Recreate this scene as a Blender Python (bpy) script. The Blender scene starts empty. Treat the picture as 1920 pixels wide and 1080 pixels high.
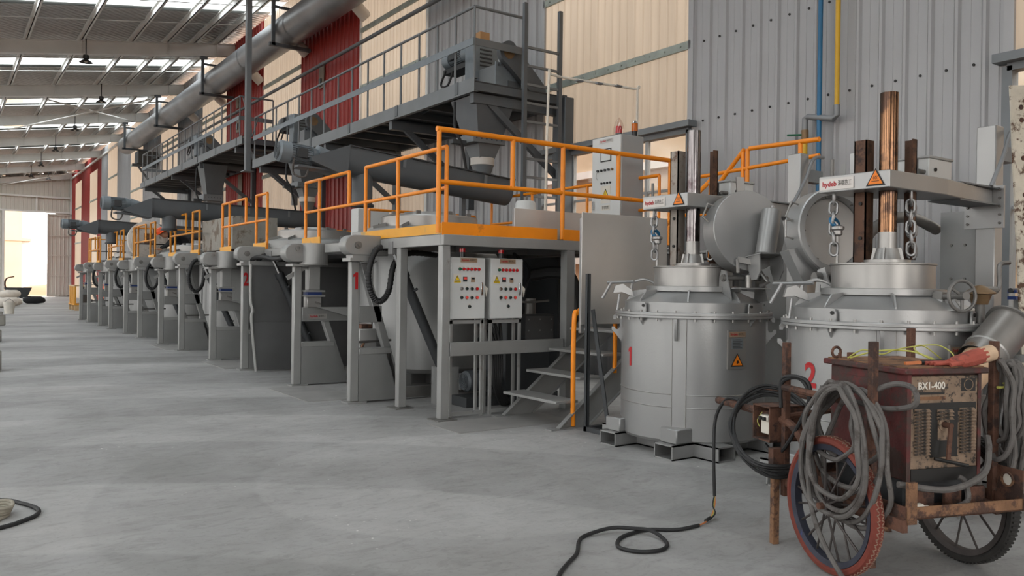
import bpy, bmesh, math, random
from mathutils import Vector, Matrix
random.seed(7)
sc = bpy.context.scene
COL = sc.collection
PI = math.pi
def rad(a): return a * PI / 180

# ---------------------------------------------------------------- camera
cam_data = bpy.data.cameras.new('camera')
cam_data.sensor_width = 36.0
cam_data.lens = 1527.0 / 1920.0 * 36.0
cam_data.clip_end = 600
cam = bpy.data.objects.new('camera', cam_data)
COL.objects.link(cam)
right = Vector((0.81888533, -0.57382521, 0.01230664))
up = Vector((-0.00751131, 0.0107257, 0.99991427))
fwd = Vector((0.57390801, 0.81890756, -0.00447294))
cam.matrix_world = Matrix(((right.x, up.x, -fwd.x, 0), (right.y, up.y, -fwd.y, 0), (right.z, up.z, -fwd.z, 1.5), (0, 0, 0, 1)))
sc.camera = cam

# ---------------------------------------------------------------- sky, sun, exposure
world = bpy.data.worlds.new('sky')
sc.world = world
world.use_nodes = True
wn = world.node_tree
bg = wn.nodes['Background']
geo = wn.nodes.new('ShaderNodeTexCoord')
sep = wn.nodes.new('ShaderNodeSeparateXYZ')
ramp = wn.nodes.new('ShaderNodeValToRGB')
wn.links.new(geo.outputs['Generated'], sep.inputs[0])
wn.links.new(sep.outputs['Z'], ramp.inputs[0])
ramp.color_ramp.elements[0].position = 0.0
ramp.color_ramp.elements[0].color = (1.0, 0.975, 0.94, 1)
ramp.color_ramp.elements[1].position = 0.6
ramp.color_ramp.elements[1].color = (0.985, 0.985, 0.99, 1)
wn.links.new(ramp.outputs[0], bg.inputs['Color'])
bg.inputs['Strength'].default_value = 1.0

vs = sc.view_settings
vs.view_transform = 'Standard'
vs.look = 'None'
vs.gamma = 1.0
vs.use_curve_mapping = False
vs.exposure = 2.5
sc.display_settings.display_device = 'sRGB'
cy = sc.cycles
cy.max_bounces = 7
cy.diffuse_bounces = 4
cy.glossy_bounces = 3
cy.transmission_bounces = 4
cy.transparent_max_bounces = 8
cy.sample_clamp_indirect = 6.0
cy.caustics_reflective = False
cy.caustics_refractive = False
cy.use_denoising = True

# ---------------------------------------------------------------- materials
def lin(c):
    c = c / 255.0
    return c / 12.92 if c <= 0.04045 else ((c + 0.055) / 1.055) ** 2.4
def rgb(r, g, b): return (lin(r), lin(g), lin(b), 1.0)
MATS = {}
def mat(name, col, rough=0.5, metal=0.0, var=0.12, scale=3.0, bump=0.0, bscale=40.0, col2=None, cov=0.5, dscale=6.0, spec=0.5):
    """painted / metal surface: base colour with soft mottling; col2 = second colour in ragged patches (wear, rust, dirt)"""
    m = bpy.data.materials.new(name)
    m.use_nodes = True
    nt = m.node_tree
    b = nt.nodes['Principled BSDF']
    b.inputs['Roughness'].default_value = rough
    b.inputs['Metallic'].default_value = metal
    b.inputs['Specular IOR Level'].default_value = spec
    tc = nt.nodes.new('ShaderNodeTexCoord')
    n1 = nt.nodes.new('ShaderNodeTexNoise')
    n1.inputs['Scale'].default_value = scale
    n1.inputs['Detail'].default_value = 5
    nt.links.new(tc.outputs['Object'], n1.inputs['Vector'])
    r1 = nt.nodes.new('ShaderNodeValToRGB')
    r1.color_ramp.elements[0].position = 0.3
    r1.color_ramp.elements[1].position = 0.7
    lo = tuple(c * (1 - var) for c in col[:3]) + (1,)
    hi = tuple(min(1, c * (1 + var)) for c in col[:3]) + (1,)
    r1.color_ramp.elements[0].color = lo
    r1.color_ramp.elements[1].color = hi
    nt.links.new(n1.outputs['Fac'], r1.inputs[0])
    out = r1.outputs[0]
    if col2:
        n2 = nt.nodes.new('ShaderNodeTexNoise')
        n2.inputs['Scale'].default_value = dscale
        n2.inputs['Detail'].default_value = 8
        n2.inputs['Roughness'].default_value = 0.7
        nt.links.new(tc.outputs['Object'], n2.inputs['Vector'])
        r2 = nt.nodes.new('ShaderNodeValToRGB')
        p = 0.5 + (0.5 - cov) * 0.5
        r2.color_ramp.elements[0].position = max(0, p - 0.04)
        r2.color_ramp.elements[1].position = min(1, p + 0.04)
        nt.links.new(n2.outputs['Fac'], r2.inputs[0])
        mx = nt.nodes.new('ShaderNodeMix')
        mx.data_type = 'RGBA'
        nt.links.new(r2.outputs[0], mx.inputs['Factor'])
        nt.links.new(out, mx.inputs['A'])
        mx.inputs['B'].default_value = col2
        out = mx.outputs['Result']
    nt.links.new(out, b.inputs['Base Color'])
    if bump > 0:
        n3 = nt.nodes.new('ShaderNodeTexNoise')
        n3.inputs['Scale'].default_value = bscale
        n3.inputs['Detail'].default_value = 3
        nt.links.new(tc.outputs['Object'], n3.inputs['Vector'])
        bp = nt.nodes.new('ShaderNodeBump')
        bp.inputs['Strength'].default_value = bump
        bp.inputs['Distance'].default_value = 0.02
        nt.links.new(n3.outputs['Fac'], bp.inputs['Height'])
        nt.links.new(bp.outputs[0], b.inputs['Normal'])
    MATS[name] = m
    return m

mat('wall_grey', rgb(161, 161, 162), 0.42, 0.1, 0.05, 0.6)
mat('wall_red', rgb(150, 38, 30), 0.45, 0.0, 0.10, 0.6)
mat('gable_sheet', rgb(204, 199, 190), 0.5, 0.0, 0.05, 0.6)
mat('white_steel', rgb(222, 221, 217), 0.55, 0.0, 0.06, 1.5)
mat('duct_metal', rgb(150, 152, 154), 0.42, 0.55, 0.14, 1.2, 0.15, 6.0, rgb(120, 104, 92), 0.12, 1.6)
mat('dark_steel', rgb(88, 93, 97), 0.5, 0.1, 0.12, 2.0)
mat('mid_steel', rgb(112, 116, 119), 0.5, 0.1, 0.10, 2.0)
mat('deck_dark', rgb(60, 62, 64), 0.6, 0.2, 0.15, 2.0)
mat('stand_grey', rgb(138, 138, 137), 0.45, 0.35, 0.08, 1.6, 0.05, 30)
mat('stand_worn', rgb(152, 152, 150), 0.45, 0.4, 0.10, 2.5, 0.05, 30, rgb(112, 106, 100), 0.15, 5.0)
mat('panel_dark', rgb(96, 96, 96), 0.55, 0.3, 0.18, 1.4)
mat('silver_paint', rgb(157, 157, 156), 0.36, 0.55, 0.06, 1.5, 0.04, 60)
mat('silver_spot', rgb(166, 167, 168), 0.36, 0.55, 0.06, 1.5, 0.04, 60)
mat('brushed_steel', rgb(158, 156, 153), 0.38, 0.7, 0.10, 2.0)
mat('shield_steel', rgb(192, 189, 185), 0.34, 0.45, 0.10, 1.2)
mat('orange_paint', rgb(240, 140, 14), 0.4, 0.0, 0.08, 3.0, 0, 40, rgb(206, 120, 30), 0.18, 3.0)
mat('yellow_toe', rgb(226, 158, 20), 0.5, 0.0, 0.10, 2.0, 0, 40, rgb(160, 138, 84), 0.28, 1.6)
mat('old_rail', rgb(214, 138, 30), 0.5, 0.0, 0.12, 2.0, 0, 40, rgb(150, 112, 70), 0.28, 3.0)
mat('box_white', rgb(205, 206, 204), 0.45, 0.0, 0.03, 2.0)
mat('box_side', rgb(160, 160, 158), 0.5, 0.0, 0.05, 2.0)
mat('black_rubber', rgb(26, 26, 27), 0.6, 0.0, 0.2, 8.0, 0.1, 60)
mat('black_gloss', rgb(22, 22, 24), 0.3)
mat('cable_grey', rgb(92, 88, 85), 0.7, 0.0, 0.18, 14.0, 0.1, 90, rgb(66, 60, 56), 0.35, 10.0)
mat('rust', rgb(92, 62, 48), 0.85, 0.0, 0.25, 12.0, 0.3, 60, rgb(58, 42, 36), 0.45, 9.0)
mat('rust_light', rgb(126, 92, 66), 0.85, 0.0, 0.25, 10.0, 0.3, 60, rgb(74, 52, 42), 0.42, 8.0)
mat('welder_red', rgb(88, 38, 36), 0.7, 0.0, 0.3, 9.0, 0.15, 60, rgb(66, 48, 43), 0.5, 6.0)
mat('welder_face', rgb(128, 108, 90), 0.8, 0.0, 0.22, 14.0, 0.15, 60, rgb(52, 47, 43), 0.40, 26.0)
mat('tyre_red', rgb(112, 50, 38), 0.8, 0.0, 0.15, 10.0, 0, 60, rgb(96, 44, 34), 0.3, 8.0)
mat('tyre_black', rgb(44, 42, 40), 0.85, 0.0, 0.2, 10.0)
mat('tyre_wall', rgb(140, 112, 96), 0.9, 0.0, 0.2, 20.0, 0.3, 80)
mat('rim_blue', rgb(56, 58, 70), 0.6, 0.3, 0.2, 10.0, 0.1, 50, rgb(60, 70, 140), 0.18, 7.0)
mat('spoke', rgb(74, 68, 66), 0.6, 0.4, 0.2, 10.0)
mat('bronze_tube', rgb(118, 88, 66), 0.17, 1.0, 0.25, 3.0, 0, 40, rgb(72, 56, 48), 0.42, 2.6)
mat('chrome_tube', rgb(112, 108, 108), 0.17, 1.0, 0.15, 2.0, 0, 40, rgb(82, 72, 74), 0.35, 2.4)
mat('scorched', rgb(96, 68, 52), 0.6, 0.3, 0.25, 5.0, 0.1, 40, rgb(54, 38, 32), 0.42, 4.0)
mat('scorched_grey', rgb(150, 142, 134), 0.5, 0.3, 0.12, 5.0, 0.1, 40, rgb(92, 66, 52), 0.32, 4.0)
mat('chain_steel', rgb(150, 150, 150), 0.4, 0.8, 0.12, 20.0)
mat('tan_ceramic', rgb(186, 156, 126), 0.7, 0.0, 0.12, 5.0, 0, 40, rgb(150, 120, 92), 0.3, 4.0)
mat('ladle_steel', rgb(140, 136, 132), 0.42, 0.6, 0.18, 4.0, 0, 40, rgb(120, 92, 66), 0.3, 3.0)
mat('bronze_paint', rgb(122, 98, 70), 0.5, 0.4, 0.15, 6.0)
mat('concrete_dirty', rgb(150, 146, 138), 0.8, 0.0, 0.18, 3.0, 0.2, 30, rgb(112, 100, 88), 0.4, 3.0)
mat('cover_white', rgb(206, 200, 192), 0.8, 0.0, 0.10, 3.0, 0.2, 30, rgb(150, 138, 124), 0.28, 2.6)
mat('old_paint', rgb(196, 188, 172), 0.7, 0.0, 0.15, 8.0, 0.2, 40, rgb(86, 62, 46), 0.38, 12.0)
mat('warm_edge', rgb(176, 162, 148), 0.6, 0.1, 0.08)
mat('red_mark', rgb(176, 24, 28), 0.5, 0.0, 0.05)
mat('red_button', rgb(196, 20, 26), 0.3)
mat('red_lit', rgb(255, 90, 80), 0.3)
mat('green_button', rgb(20, 92, 62), 0.3)
mat('dark_knob', rgb(30, 44, 42), 0.3)
mat('chrome', rgb(200, 200, 200), 0.2, 1.0, 0.04)
mat('sign_orange', rgb(238, 128, 20), 0.5, 0, 0.03)
mat('sign_yellow', rgb(240, 200, 20), 0.5, 0, 0.03)
mat('ink_black', rgb(24, 22, 20), 0.6)
mat('ink_red', rgb(170, 30, 40), 0.5)
mat('plate_silver', rgb(168, 164, 160), 0.35, 0.7, 0.05)
mat('label_tan', rgb(176, 150, 126), 0.4, 0.4, 0.05)
mat('screen', rgb(40, 46, 50), 0.2)
mat('pipe_blue', rgb(30, 100, 140), 0.4, 0, 0.06)
mat('pipe_yellow', rgb(206, 160, 30), 0.4, 0, 0.06)
mat('pipe_grey', rgb(128, 130, 132), 0.45, 0.3, 0.08)
mat('machine_blue', rgb(40, 62, 120), 0.5, 0.1, 0.1)
mat('machine_red', rgb(150, 28, 24), 0.5, 0.0, 0.1)
mat('motor_grey', rgb(118, 126, 132), 0.45, 0.2, 0.1, 6.0)
mat('lamp_black', rgb(34, 32, 32), 0.5)
mat('fabric_pale', rgb(206, 200, 192), 0.6)
mat('beacon_red', rgb(200, 20, 30), 0.15)
mat('beacon_orange', rgb(196, 100, 16), 0.2)
mat('rack_yellow', rgb(214, 150, 40), 0.5, 0, 0.1)
mat('wood', rgb(200, 170, 130), 0.7, 0, 0.12, 6)
mat('sack_white', rgb(214, 206, 196), 0.8, 0, 0.1, 4, 0.4, 8)
mat('cloth_black', rgb(26, 26, 30), 0.85, 0, 0.2, 8, 0.2, 20)
mat('helmet_orange', rgb(230, 84, 24), 0.35)
mat('skin', rgb(190, 138, 110), 0.6)
mat('glove_red', rgb(156, 76, 62), 0.8, 0, 0.15, 12, 0.3, 60, rgb(110, 60, 54), 0.3, 10)
mat('glove_cuff', rgb(196, 168, 140), 0.85, 0, 0.1, 20)
mat('wire_yellow', rgb(170, 168, 84), 0.5)
mat('wire_orange', rgb(190, 110, 60), 0.5)
mat('pale_plastic', rgb(214, 208, 196), 0.5)
mat('rope_beige', rgb(150, 144, 130), 0.85, 0, 0.15, 20)
mat('outside_wall', rgb(190, 168, 142), 0.9, 0, 0.06, 0.5)
mat('sand', rgb(138, 106, 80), 0.95, 0, 0.15, 0.3)
mat('steel_raw', rgb(118, 116, 113), 0.5, 0.5, 0.15, 4.0)
mat('lap_shade_strip', rgb(150, 158, 150), 0.5, 0, 0.15, 3.0, 0, 40, rgb(120, 124, 112), 0.3, 5.0)
mat('cardboard', rgb(170, 130, 88), 0.8)
mat('red_glow_cap', rgb(190, 40, 34), 0.4)

def glass_mat(name, col, fac):
    m = bpy.data.materials.new(name); m.use_nodes = True; nt = m.node_tree; nt.nodes.clear()
    o = nt.nodes.new('ShaderNodeOutputMaterial'); t = nt.nodes.new('ShaderNodeBsdfTransparent'); t.inputs[0].default_value = col
    g = nt.nodes.new('ShaderNodeBsdfGlossy'); g.inputs['Roughness'].default_value = 0.1
    x = nt.nodes.new('ShaderNodeMixShader'); x.inputs[0].default_value = fac
    nt.links.new(t.outputs[0], x.inputs[1]); nt.links.new(g.outputs[0], x.inputs[2]); nt.links.new(x.outputs[0], o.inputs[0])
    MATS[name] = m
glass_mat('glass', (0.95, 0.95, 0.93, 1), 0.05)
glass_mat('skylight', (0.86, 0.93, 0.96, 1), 0.03)
glass_mat('beacon_dome', (0.95, 0.90, 0.88, 1), 0.12)

def translucent_sheet(name, col):
    m = bpy.data.materials.new(name); m.use_nodes = True; nt = m.node_tree
    b = nt.nodes['Principled BSDF']; o = nt.nodes['Material Output']
    tc = nt.nodes.new('ShaderNodeTexCoord')
    n = nt.nodes.new('ShaderNodeTexNoise'); n.inputs['Scale'].default_value = 1.0; n.inputs['Detail'].default_value = 6
    mp = nt.nodes.new('ShaderNodeMapping'); mp.inputs['Scale'].default_value = (1, 6, 0.35)
    nt.links.new(tc.outputs['Object'], mp.inputs[0]); nt.links.new(mp.outputs[0], n.inputs['Vector'])
    r = nt.nodes.new('ShaderNodeValToRGB'); r.color_ramp.elements[0].position = 0.3; r.color_ramp.elements[1].position = 0.7
    r.color_ramp.elements[0].color = tuple(c * 0.84 for c in col[:3]) + (1,); r.color_ramp.elements[1].color = col
    nt.links.new(n.outputs['Fac'], r.inputs[0])
    t = nt.nodes.new('ShaderNodeBsdfTranslucent'); nt.links.new(r.outputs[0], t.inputs[0])
    nt.links.new(r.outputs[0], b.inputs['Base Color']); b.inputs['Roughness'].default_value = 0.35
    x = nt.nodes.new('ShaderNodeMixShader'); x.inputs[0].default_value = 0.42
    nt.links.new(b.outputs[0], x.inputs[1]); nt.links.new(t.outputs[0], x.inputs[2]); nt.links.new(x.outputs[0], o.inputs[0])
    MATS[name] = m
translucent_sheet('wall_daylight', rgb(172, 157, 139))

def floor_material():
    m = bpy.data.materials.new('concrete_floor'); m.use_nodes = True; nt = m.node_tree
    b = nt.nodes['Principled BSDF']
    tc = nt.nodes.new('ShaderNodeTexCoord')
    def noise(scale, detail=6, rough=0.6, dist=0.0, stretch=(1, 1, 1)):
        mp = nt.nodes.new('ShaderNodeMapping'); mp.inputs['Scale'].default_value = stretch
        nt.links.new(tc.outputs['Object'], mp.inputs[0])
        n = nt.nodes.new('ShaderNodeTexNoise'); n.inputs['Scale'].default_value = scale; n.inputs['Detail'].default_value = detail
        n.inputs['Roughness'].default_value = rough; n.inputs['Distortion'].default_value = dist
        nt.links.new(mp.outputs[0], n.inputs['Vector']); return n.outputs['Fac']
    def ramp(fac, p0, c0, p1, c1):
        r = nt.nodes.new('ShaderNodeValToRGB'); r.color_ramp.elements[0].position = p0; r.color_ramp.elements[1].position = p1
        r.color_ramp.elements[0].color = c0; r.color_ramp.elements[1].color = c1; nt.links.new(fac, r.inputs[0]); return r.outputs[0]
    def mix(kind, fac, a, c):
        x = nt.nodes.new('ShaderNodeMix'); x.data_type = 'RGBA'; x.blend_type = kind
        if isinstance(fac, float): x.inputs['Factor'].default_value = fac
        else: nt.links.new(fac, x.inputs['Factor'])
        nt.links.new(a, x.inputs['A'])
        if isinstance(c, tuple): x.inputs['B'].default_value = c
        else: nt.links.new(c, x.inputs['B'])
        return x.outputs['Result']
    W = (1, 1, 1, 1); K = (0, 0, 0, 1)
    base = ramp(noise(0.45, 9, 0.62, 0.8), 0.3, rgb(152, 151, 149), 0.72, rgb(184, 183, 181))
    # broad overlapping sweeps of the trowel and of tyres: distorted rings with crisp edges
    for loc, sc_, d, amt in (((1.6, -1.5, 0), 0.10, 3.0, 0.85), ((-3.5, -5.2, 0), 0.14, 4.0, 0.6)):
        w = nt.nodes.new('ShaderNodeTexWave'); w.wave_type = 'RINGS'; w.rings_direction = 'Z'
        mp = nt.nodes.new('ShaderNodeMapping'); mp.inputs['Location'].default_value = loc
        nt.links.new(tc.outputs['Object'], mp.inputs[0]); nt.links.new(mp.outputs[0], w.inputs[0])
        w.inputs['Scale'].default_value = sc_; w.inputs['Distortion'].default_value = d; w.inputs['Detail'].default_value = 2; w.inputs['Detail Scale'].default_value = 0.5
        base = mix('MULTIPLY', amt, base, ramp(w.outputs['Fac'], 0.46, (0.82, 0.82, 0.82, 1), 0.52, W))
    # mottled grime, ragged scuffs and small dark chips
    base = mix('MULTIPLY', 0.55, base, ramp(noise(1.1, 10, 0.68, 0.6), 0.38, (0.74, 0.73, 0.72, 1), 0.60, W))
    base = mix('MULTIPLY', 0.5, base, ramp(noise(4.0, 10, 0.72, 1.0, (1.0, 2.2, 1)), 0.36, (0.66, 0.65, 0.64, 1), 0.50, W))
    base = mix('MULTIPLY', 0.75, base, ramp(noise(2.3, 10, 0.8, 1.5, (0.7, 2.4, 1)), 0.30, (0.42, 0.41, 0.40, 1), 0.355, W))
    base = mix('MULTIPLY', 0.5, base, ramp(noise(26, 5, 0.7), 0.33, (0.7, 0.7, 0.7, 1), 0.46, W))
    base = mix('MIX', ramp(noise(0.23, 3, 0.5, 0.3), 0.55, K, 0.75, (0.3, 0.3, 0.3, 1)), base, rgb(150, 140, 130))
    # white specks of spilled dust
    v = nt.nodes.new('ShaderNodeTexVoronoi'); v.inputs['Scale'].default_value = 11.0; nt.links.new(tc.outputs['Object'], v.inputs['Vector'])
    sp = ramp(v.outputs['Distance'], 0.06, W, 0.11, K)
    zone = ramp(noise(0.7, 4), 0.54, K, 0.64, W)
    base = mix('MIX', mix('MULTIPLY', 1.0, sp, zone), base, rgb(222, 220, 216))
    nt.links.new(base, b.inputs['Base Color'])
    r = ramp(noise(0.9, 6), 0.3, (0.55, 0.55, 0.55, 1), 0.7, (0.72, 0.72, 0.72, 1)); nt.links.new(r, b.inputs['Roughness'])
    bp = nt.nodes.new('ShaderNodeBump'); bp.inputs['Strength'].default_value = 0.12; bp.inputs['Distance'].default_value = 0.01
    nt.links.new(noise(14, 6, 0.7), bp.inputs['Height']); nt.links.new(bp.outputs[0], b.inputs['Normal'])
    MATS['concrete_floor'] = m
floor_material()

def film_material():
    """silver quilted insulation film under the roof sheets"""
    m = bpy.data.materials.new('roof_film'); m.use_nodes = True; nt = m.node_tree
    b = nt.nodes['Principled BSDF']; b.inputs['Base Color'].default_value = rgb(176, 174, 171); b.inputs['Roughness'].default_value = 0.4; b.inputs['Metallic'].default_value = 0.3
    tc = nt.nodes.new('ShaderNodeTexCoord')
    w1 = nt.nodes.new('ShaderNodeTexWave'); w1.inputs['Scale'].default_value = 2.2; w1.inputs['Distortion'].default_value = 2.0; w1.bands_direction = 'DIAGONAL'
    w2 = nt.nodes.new('ShaderNodeTexWave'); w2.inputs['Scale'].default_value = 2.2; w2.inputs['Distortion'].default_value = 2.0; w2.bands_direction = 'DIAGONAL'
    mp = nt.nodes.new('ShaderNodeMapping'); mp.inputs['Scale'].default_value = (1, -1, 1)
    nt.links.new(tc.outputs['Object'], w1.inputs[0]); nt.links.new(tc.outputs['Object'], mp.inputs[0]); nt.links.new(mp.outputs[0], w2.inputs[0])
    a = nt.nodes.new('ShaderNodeMath'); a.operation = 'ADD'; nt.links.new(w1.outputs['Fac'], a.inputs[0]); nt.links.new(w2.outputs['Fac'], a.inputs[1])
    bp = nt.nodes.new('ShaderNodeBump'); bp.inputs['Strength'].default_value = 0.5; bp.inputs['Distance'].default_value = 0.06
    nt.links.new(a.outputs[0], bp.inputs['Height']); nt.links.new(bp.outputs[0], b.inputs['Normal'])
    MATS['roof_film'] = m
film_material()

# ---------------------------------------------------------------- mesh helpers
class MB:
    def __init__(s): s.v = []; s.f = []
    def add(s, vs, fs):
        o = len(s.v); s.v += [tuple(v) for v in vs]; s.f += [tuple(i + o for i in f) for f in fs]; return s
    def box(s, x0, x1, y0, y1, z0, z1, M=None):
        vs = [Vector((x, y, z)) for x in (x0, x1) for y in (y0, y1) for z in (z0, z1)]
        if M is not None: vs = [M @ v for v in vs]
        return s.add(vs, [(0, 1, 3, 2), (4, 6, 7, 5), (0, 4, 5, 1), (2, 3, 7, 6), (0, 2, 6, 4), (1, 5, 7, 3)])
    def bar(s, p, q, w, h, upv=(0, 0, 1)):
        """rectangular bar from p to q: width w (sideways), height h (along upv)"""
        p = Vector(p); q = Vector(q); d = (q - p).normalized(); u = Vector(upv)
        if abs(d.dot(u)) > 0.98: u = Vector((1, 0, 0))
        sd = d.cross(u).normalized(); u = sd.cross(d).normalized()
        vs = []
        for c in (p, q):
            for a, b in ((-1, -1), (1, -1), (1, 1), (-1, 1)): vs.append(c + sd * (a * w / 2) + u * (b * h / 2))
        return s.add(vs, [(3, 2, 1, 0), (4, 5, 6, 7), (0, 1, 5, 4), (1, 2, 6, 5), (2, 3, 7, 6), (3, 0, 4, 7)])
    def cyl(s, p, q, r, r2=None, n=16, cap=True):
        p = Vector(p); q = Vector(q); r2 = r if r2 is None else r2
        d = (q - p).normalized(); a = d.orthogonal().normalized(); b = d.cross(a)
        vs = []
        for c, rr in ((p, r), (q, r2)):
            for i in range(n):
                t = 2 * PI * i / n; vs.append(c + (a * math.cos(t) + b * math.sin(t)) * rr)
        fs = [(i, (i + 1) % n, n + (i + 1) % n, n + i) for i in range(n)]
        if cap: fs += [tuple(reversed(range(n))), tuple(range(n, 2 * n))]
        return s.add(vs, fs)
    def tube(s, path, r, n=8, closed=False, cap=True):
        P = [Vector(p) for p in path]; m = len(P); vs = []; prev = None
        for i in range(m):
            if closed: d = P[(i + 1) % m] - P[i - 1]
            else: d = P[min(i + 1, m - 1)] - P[max(i - 1, 0)]
            if d.length < 1e-9: d = Vector((0, 0, 1))
            d.normalize()
            if prev is None: a = d.orthogonal().normalized()
            else:
                a = prev - d * prev.dot(d)
                a = d.orthogonal().normalized() if a.length < 1e-6 else a.normalized()
            prev = a; b = d.cross(a)
            rr = r[i] if isinstance(r, (list, tuple)) else r
            for k in range(n):
                t = 2 * PI * k / n; vs.append(P[i] + (a * math.cos(t) + b * math.sin(t)) * rr)
        fs = []
        for i in range(m if closed else m - 1):
            j = (i + 1) % m
            for k in range(n): fs.append((i * n + k, i * n + (k + 1) % n, j * n + (k + 1) % n, j * n + k))
        if cap and not closed: fs += [tuple(reversed(range(n))), tuple(range((m - 1) * n, m * n))]
        return s.add(vs, fs)
    def lathe(s, prof, c=(0, 0, 0), n=48, M=None, closed=False):
        """profile [(r, z)] turned about z"""
        vs = []; m = len(prof); c = Vector(c)
        for r, z in prof:
            for i in range(n):
                t = 2 * PI * i / n; v = Vector((r * math.cos(t), r * math.sin(t), z))
                vs.append((M @ v if M is not None else v) + c)
        fs = []
        for j in range(m - 1 + (1 if closed else 0)):
            a = j * n; b = ((j + 1) % m) * n
            for i in range(n): fs.append((a + i, a + (i + 1) % n, b + (i + 1) % n, b + i))
        if not closed:
            if prof[0][0] > 1e-4: fs.append(tuple(reversed(range(n))))
            if prof[-1][0] > 1e-4: fs.append(tuple(range((m - 1) * n, m * n)))
        return s.add(vs, fs)
    def prism(s, poly, o, ux, uy, t):
        """polygon in plane (o, ux, uy), extruded by t along ux x uy"""
        o = Vector(o); ux = Vector(ux); uy = Vector(uy); nn = ux.cross(uy).normalized() * t; k = len(poly)
        a = [o + ux * x + uy * y for x, y in poly]; vs = a + [v + nn for v in a]
        return s.add(vs, [tuple(reversed(range(k))), tuple(range(k, 2 * k))] + [(i, (i + 1) % k, k + (i + 1) % k, k + i) for i in range(k)])
    def mesh(s, name, m, smooth=True, ang=35):
        me = bpy.data.meshes.new(name); me.from_pydata(s.v, [], s.f); me.materials.append(MATS[m])
        bm = bmesh.new(); bm.from_mesh(me); bmesh.ops.recalc_face_normals(bm, faces=bm.faces); bm.to_mesh(me); bm.free()
        if smooth:
            me.shade_smooth()
            try: me.set_sharp_from_angle(angle=rad(ang))
            except Exception: pass
        return me
    def build(s, name, m, parent=None, loc=None, rot=None, bev=0.0, smooth=True, label=None):
        return link(name, s.mesh(name, m, smooth), parent, loc, rot, bev, label)
def link(name, me, parent=None, loc=None, rot=None, bev=0.0, label=None):
    o = bpy.data.objects.new(name, me); COL.objects.link(o)
    if parent is not None: o.parent = parent
    if loc is not None: o.location = loc
    if rot is not None: o.rotation_euler = rot
    if bev > 0:
        md = o.modifiers.new('bevel', 'BEVEL'); md.width = bev; md.segments = 1; md.limit_method = 'ANGLE'; md.angle_limit = rad(40)
    if label: o['label'] = label
    return o
def tag(o, label=None, cat=None, group=None, kind=None):
    if label: o['label'] = label
    if cat: o['category'] = cat
    if group: o['group'] = group
    if kind: o['kind'] = kind
    return o
def thing(name, label, cat, loc=(0, 0, 0), rz=0.0, group=None):
    o = bpy.data.objects.new(name, None); COL.objects.link(o); o.empty_display_size = 0.1
    o.location = loc; o.rotation_euler = (0, 0, rz)
    return tag(o, label, cat, group)
def struct(o, label=None): o['kind'] = 'structure'; return tag(o, label)
def dup(root, loc=None, rz=None, label=None):
    def cp(o, par):
        c = o.copy(); COL.objects.link(c); c.parent = par
        for ch in KIDS.get(o.name, []) or list(o.children): cp(ch, c)
        return c
    r = cp(root, None)
    if loc is not None: r.location = loc
    if rz is not None: r.rotation_euler = (0, 0, rz)
    if label: r['label'] = label
    return r
KIDS = {}
def spline(pts, k=8, closed=False):
    P = [Vector(p) for p in pts]; n = len(P); out = []
    rng = range(n) if closed else range(n - 1)
    for i in rng:
        if closed: a, b, c, d = P[i - 1], P[i], P[(i + 1) % n], P[(i + 2) % n]
        else: a, b, c, d = P[max(i - 1, 0)], P[i], P[i + 1], P[min(i + 2, n - 1)]
        for j in range(k):
            t = j / k; t2 = t * t; t3 = t2 * t
            out.append(0.5 * ((2 * b) + (c - a) * t + (2 * a - 5 * b + 4 * c - d) * t2 + (3 * b - a - 3 * c + d) * t3))
    if not closed: out.append(P[-1])
    return out
def text_geo(txt, size):
    cu = bpy.data.curves.new('lettering', 'FONT'); cu.body = txt; cu.size = size; cu.align_x = 'CENTER'; cu.align_y = 'CENTER'; cu.resolution_u = 3; cu.offset = size * 0.028 if ord(txt[0]) < 200 else 0.0
    ob = bpy.data.objects.new('lettering', cu); COL.objects.link(ob)
    bpy.context.view_layer.update()
    dg = bpy.context.evaluated_depsgraph_get()
    me = bpy.data.meshes.new_from_object(ob.evaluated_get(dg))
    vs = [tuple(v.co) for v in me.vertices]; fs = [tuple(p.vertices) for p in me.polygons]
    bpy.data.objects.remove(ob); bpy.data.curves.remove(cu); bpy.data.meshes.remove(me)
    return vs, fs
TXT = {}
def digit_one(h):
    pts = [(-0.03, -0.5), (0.16, -0.5), (0.16, 0.5), (0.0, 0.5), (-0.16, 0.36), (-0.16, 0.2), (-0.03, 0.28)]
    return [(x * h, y * h, 0.0) for x, y in pts], [tuple(range(7))]

def text_part(txt, size, m, parent, o, ux, uy, width=None, name='lettering', wrap=None):
    """flat printed lettering at point o in plane (ux, uy); wrap = cylinder radius when printed on a drum (o = angle, z)"""
    if (txt, size) not in TXT: TXT[(txt, size)] = digit_one(size * 0.7) if txt == '1' else text_geo(txt, size)
    vs, fs = TXT[(txt, size)]
    if not vs: return None
    xs = [v[0] for v in vs]; w = max(xs) - min(xs); k = (width / w) if width else 1.0; cx = (max(xs) + min(xs)) / 2
    mb = MB()
    if wrap:
        a0, z0 = o
        mb.add([Vector((wrap * math.cos(a0 + (v[0] - cx) * k / wrap), wrap * math.sin(a0 + (v[0] - cx) * k / wrap), z0 + v[1])) for v in vs], fs)
    else:
        o = Vector(o); ux = Vector(ux); uy = Vector(uy)
        mb.add([o + ux * ((v[0] - cx) * k) + uy * v[1] for v in vs], fs)
    return mb.build(name, m, parent, smooth=False)
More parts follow.
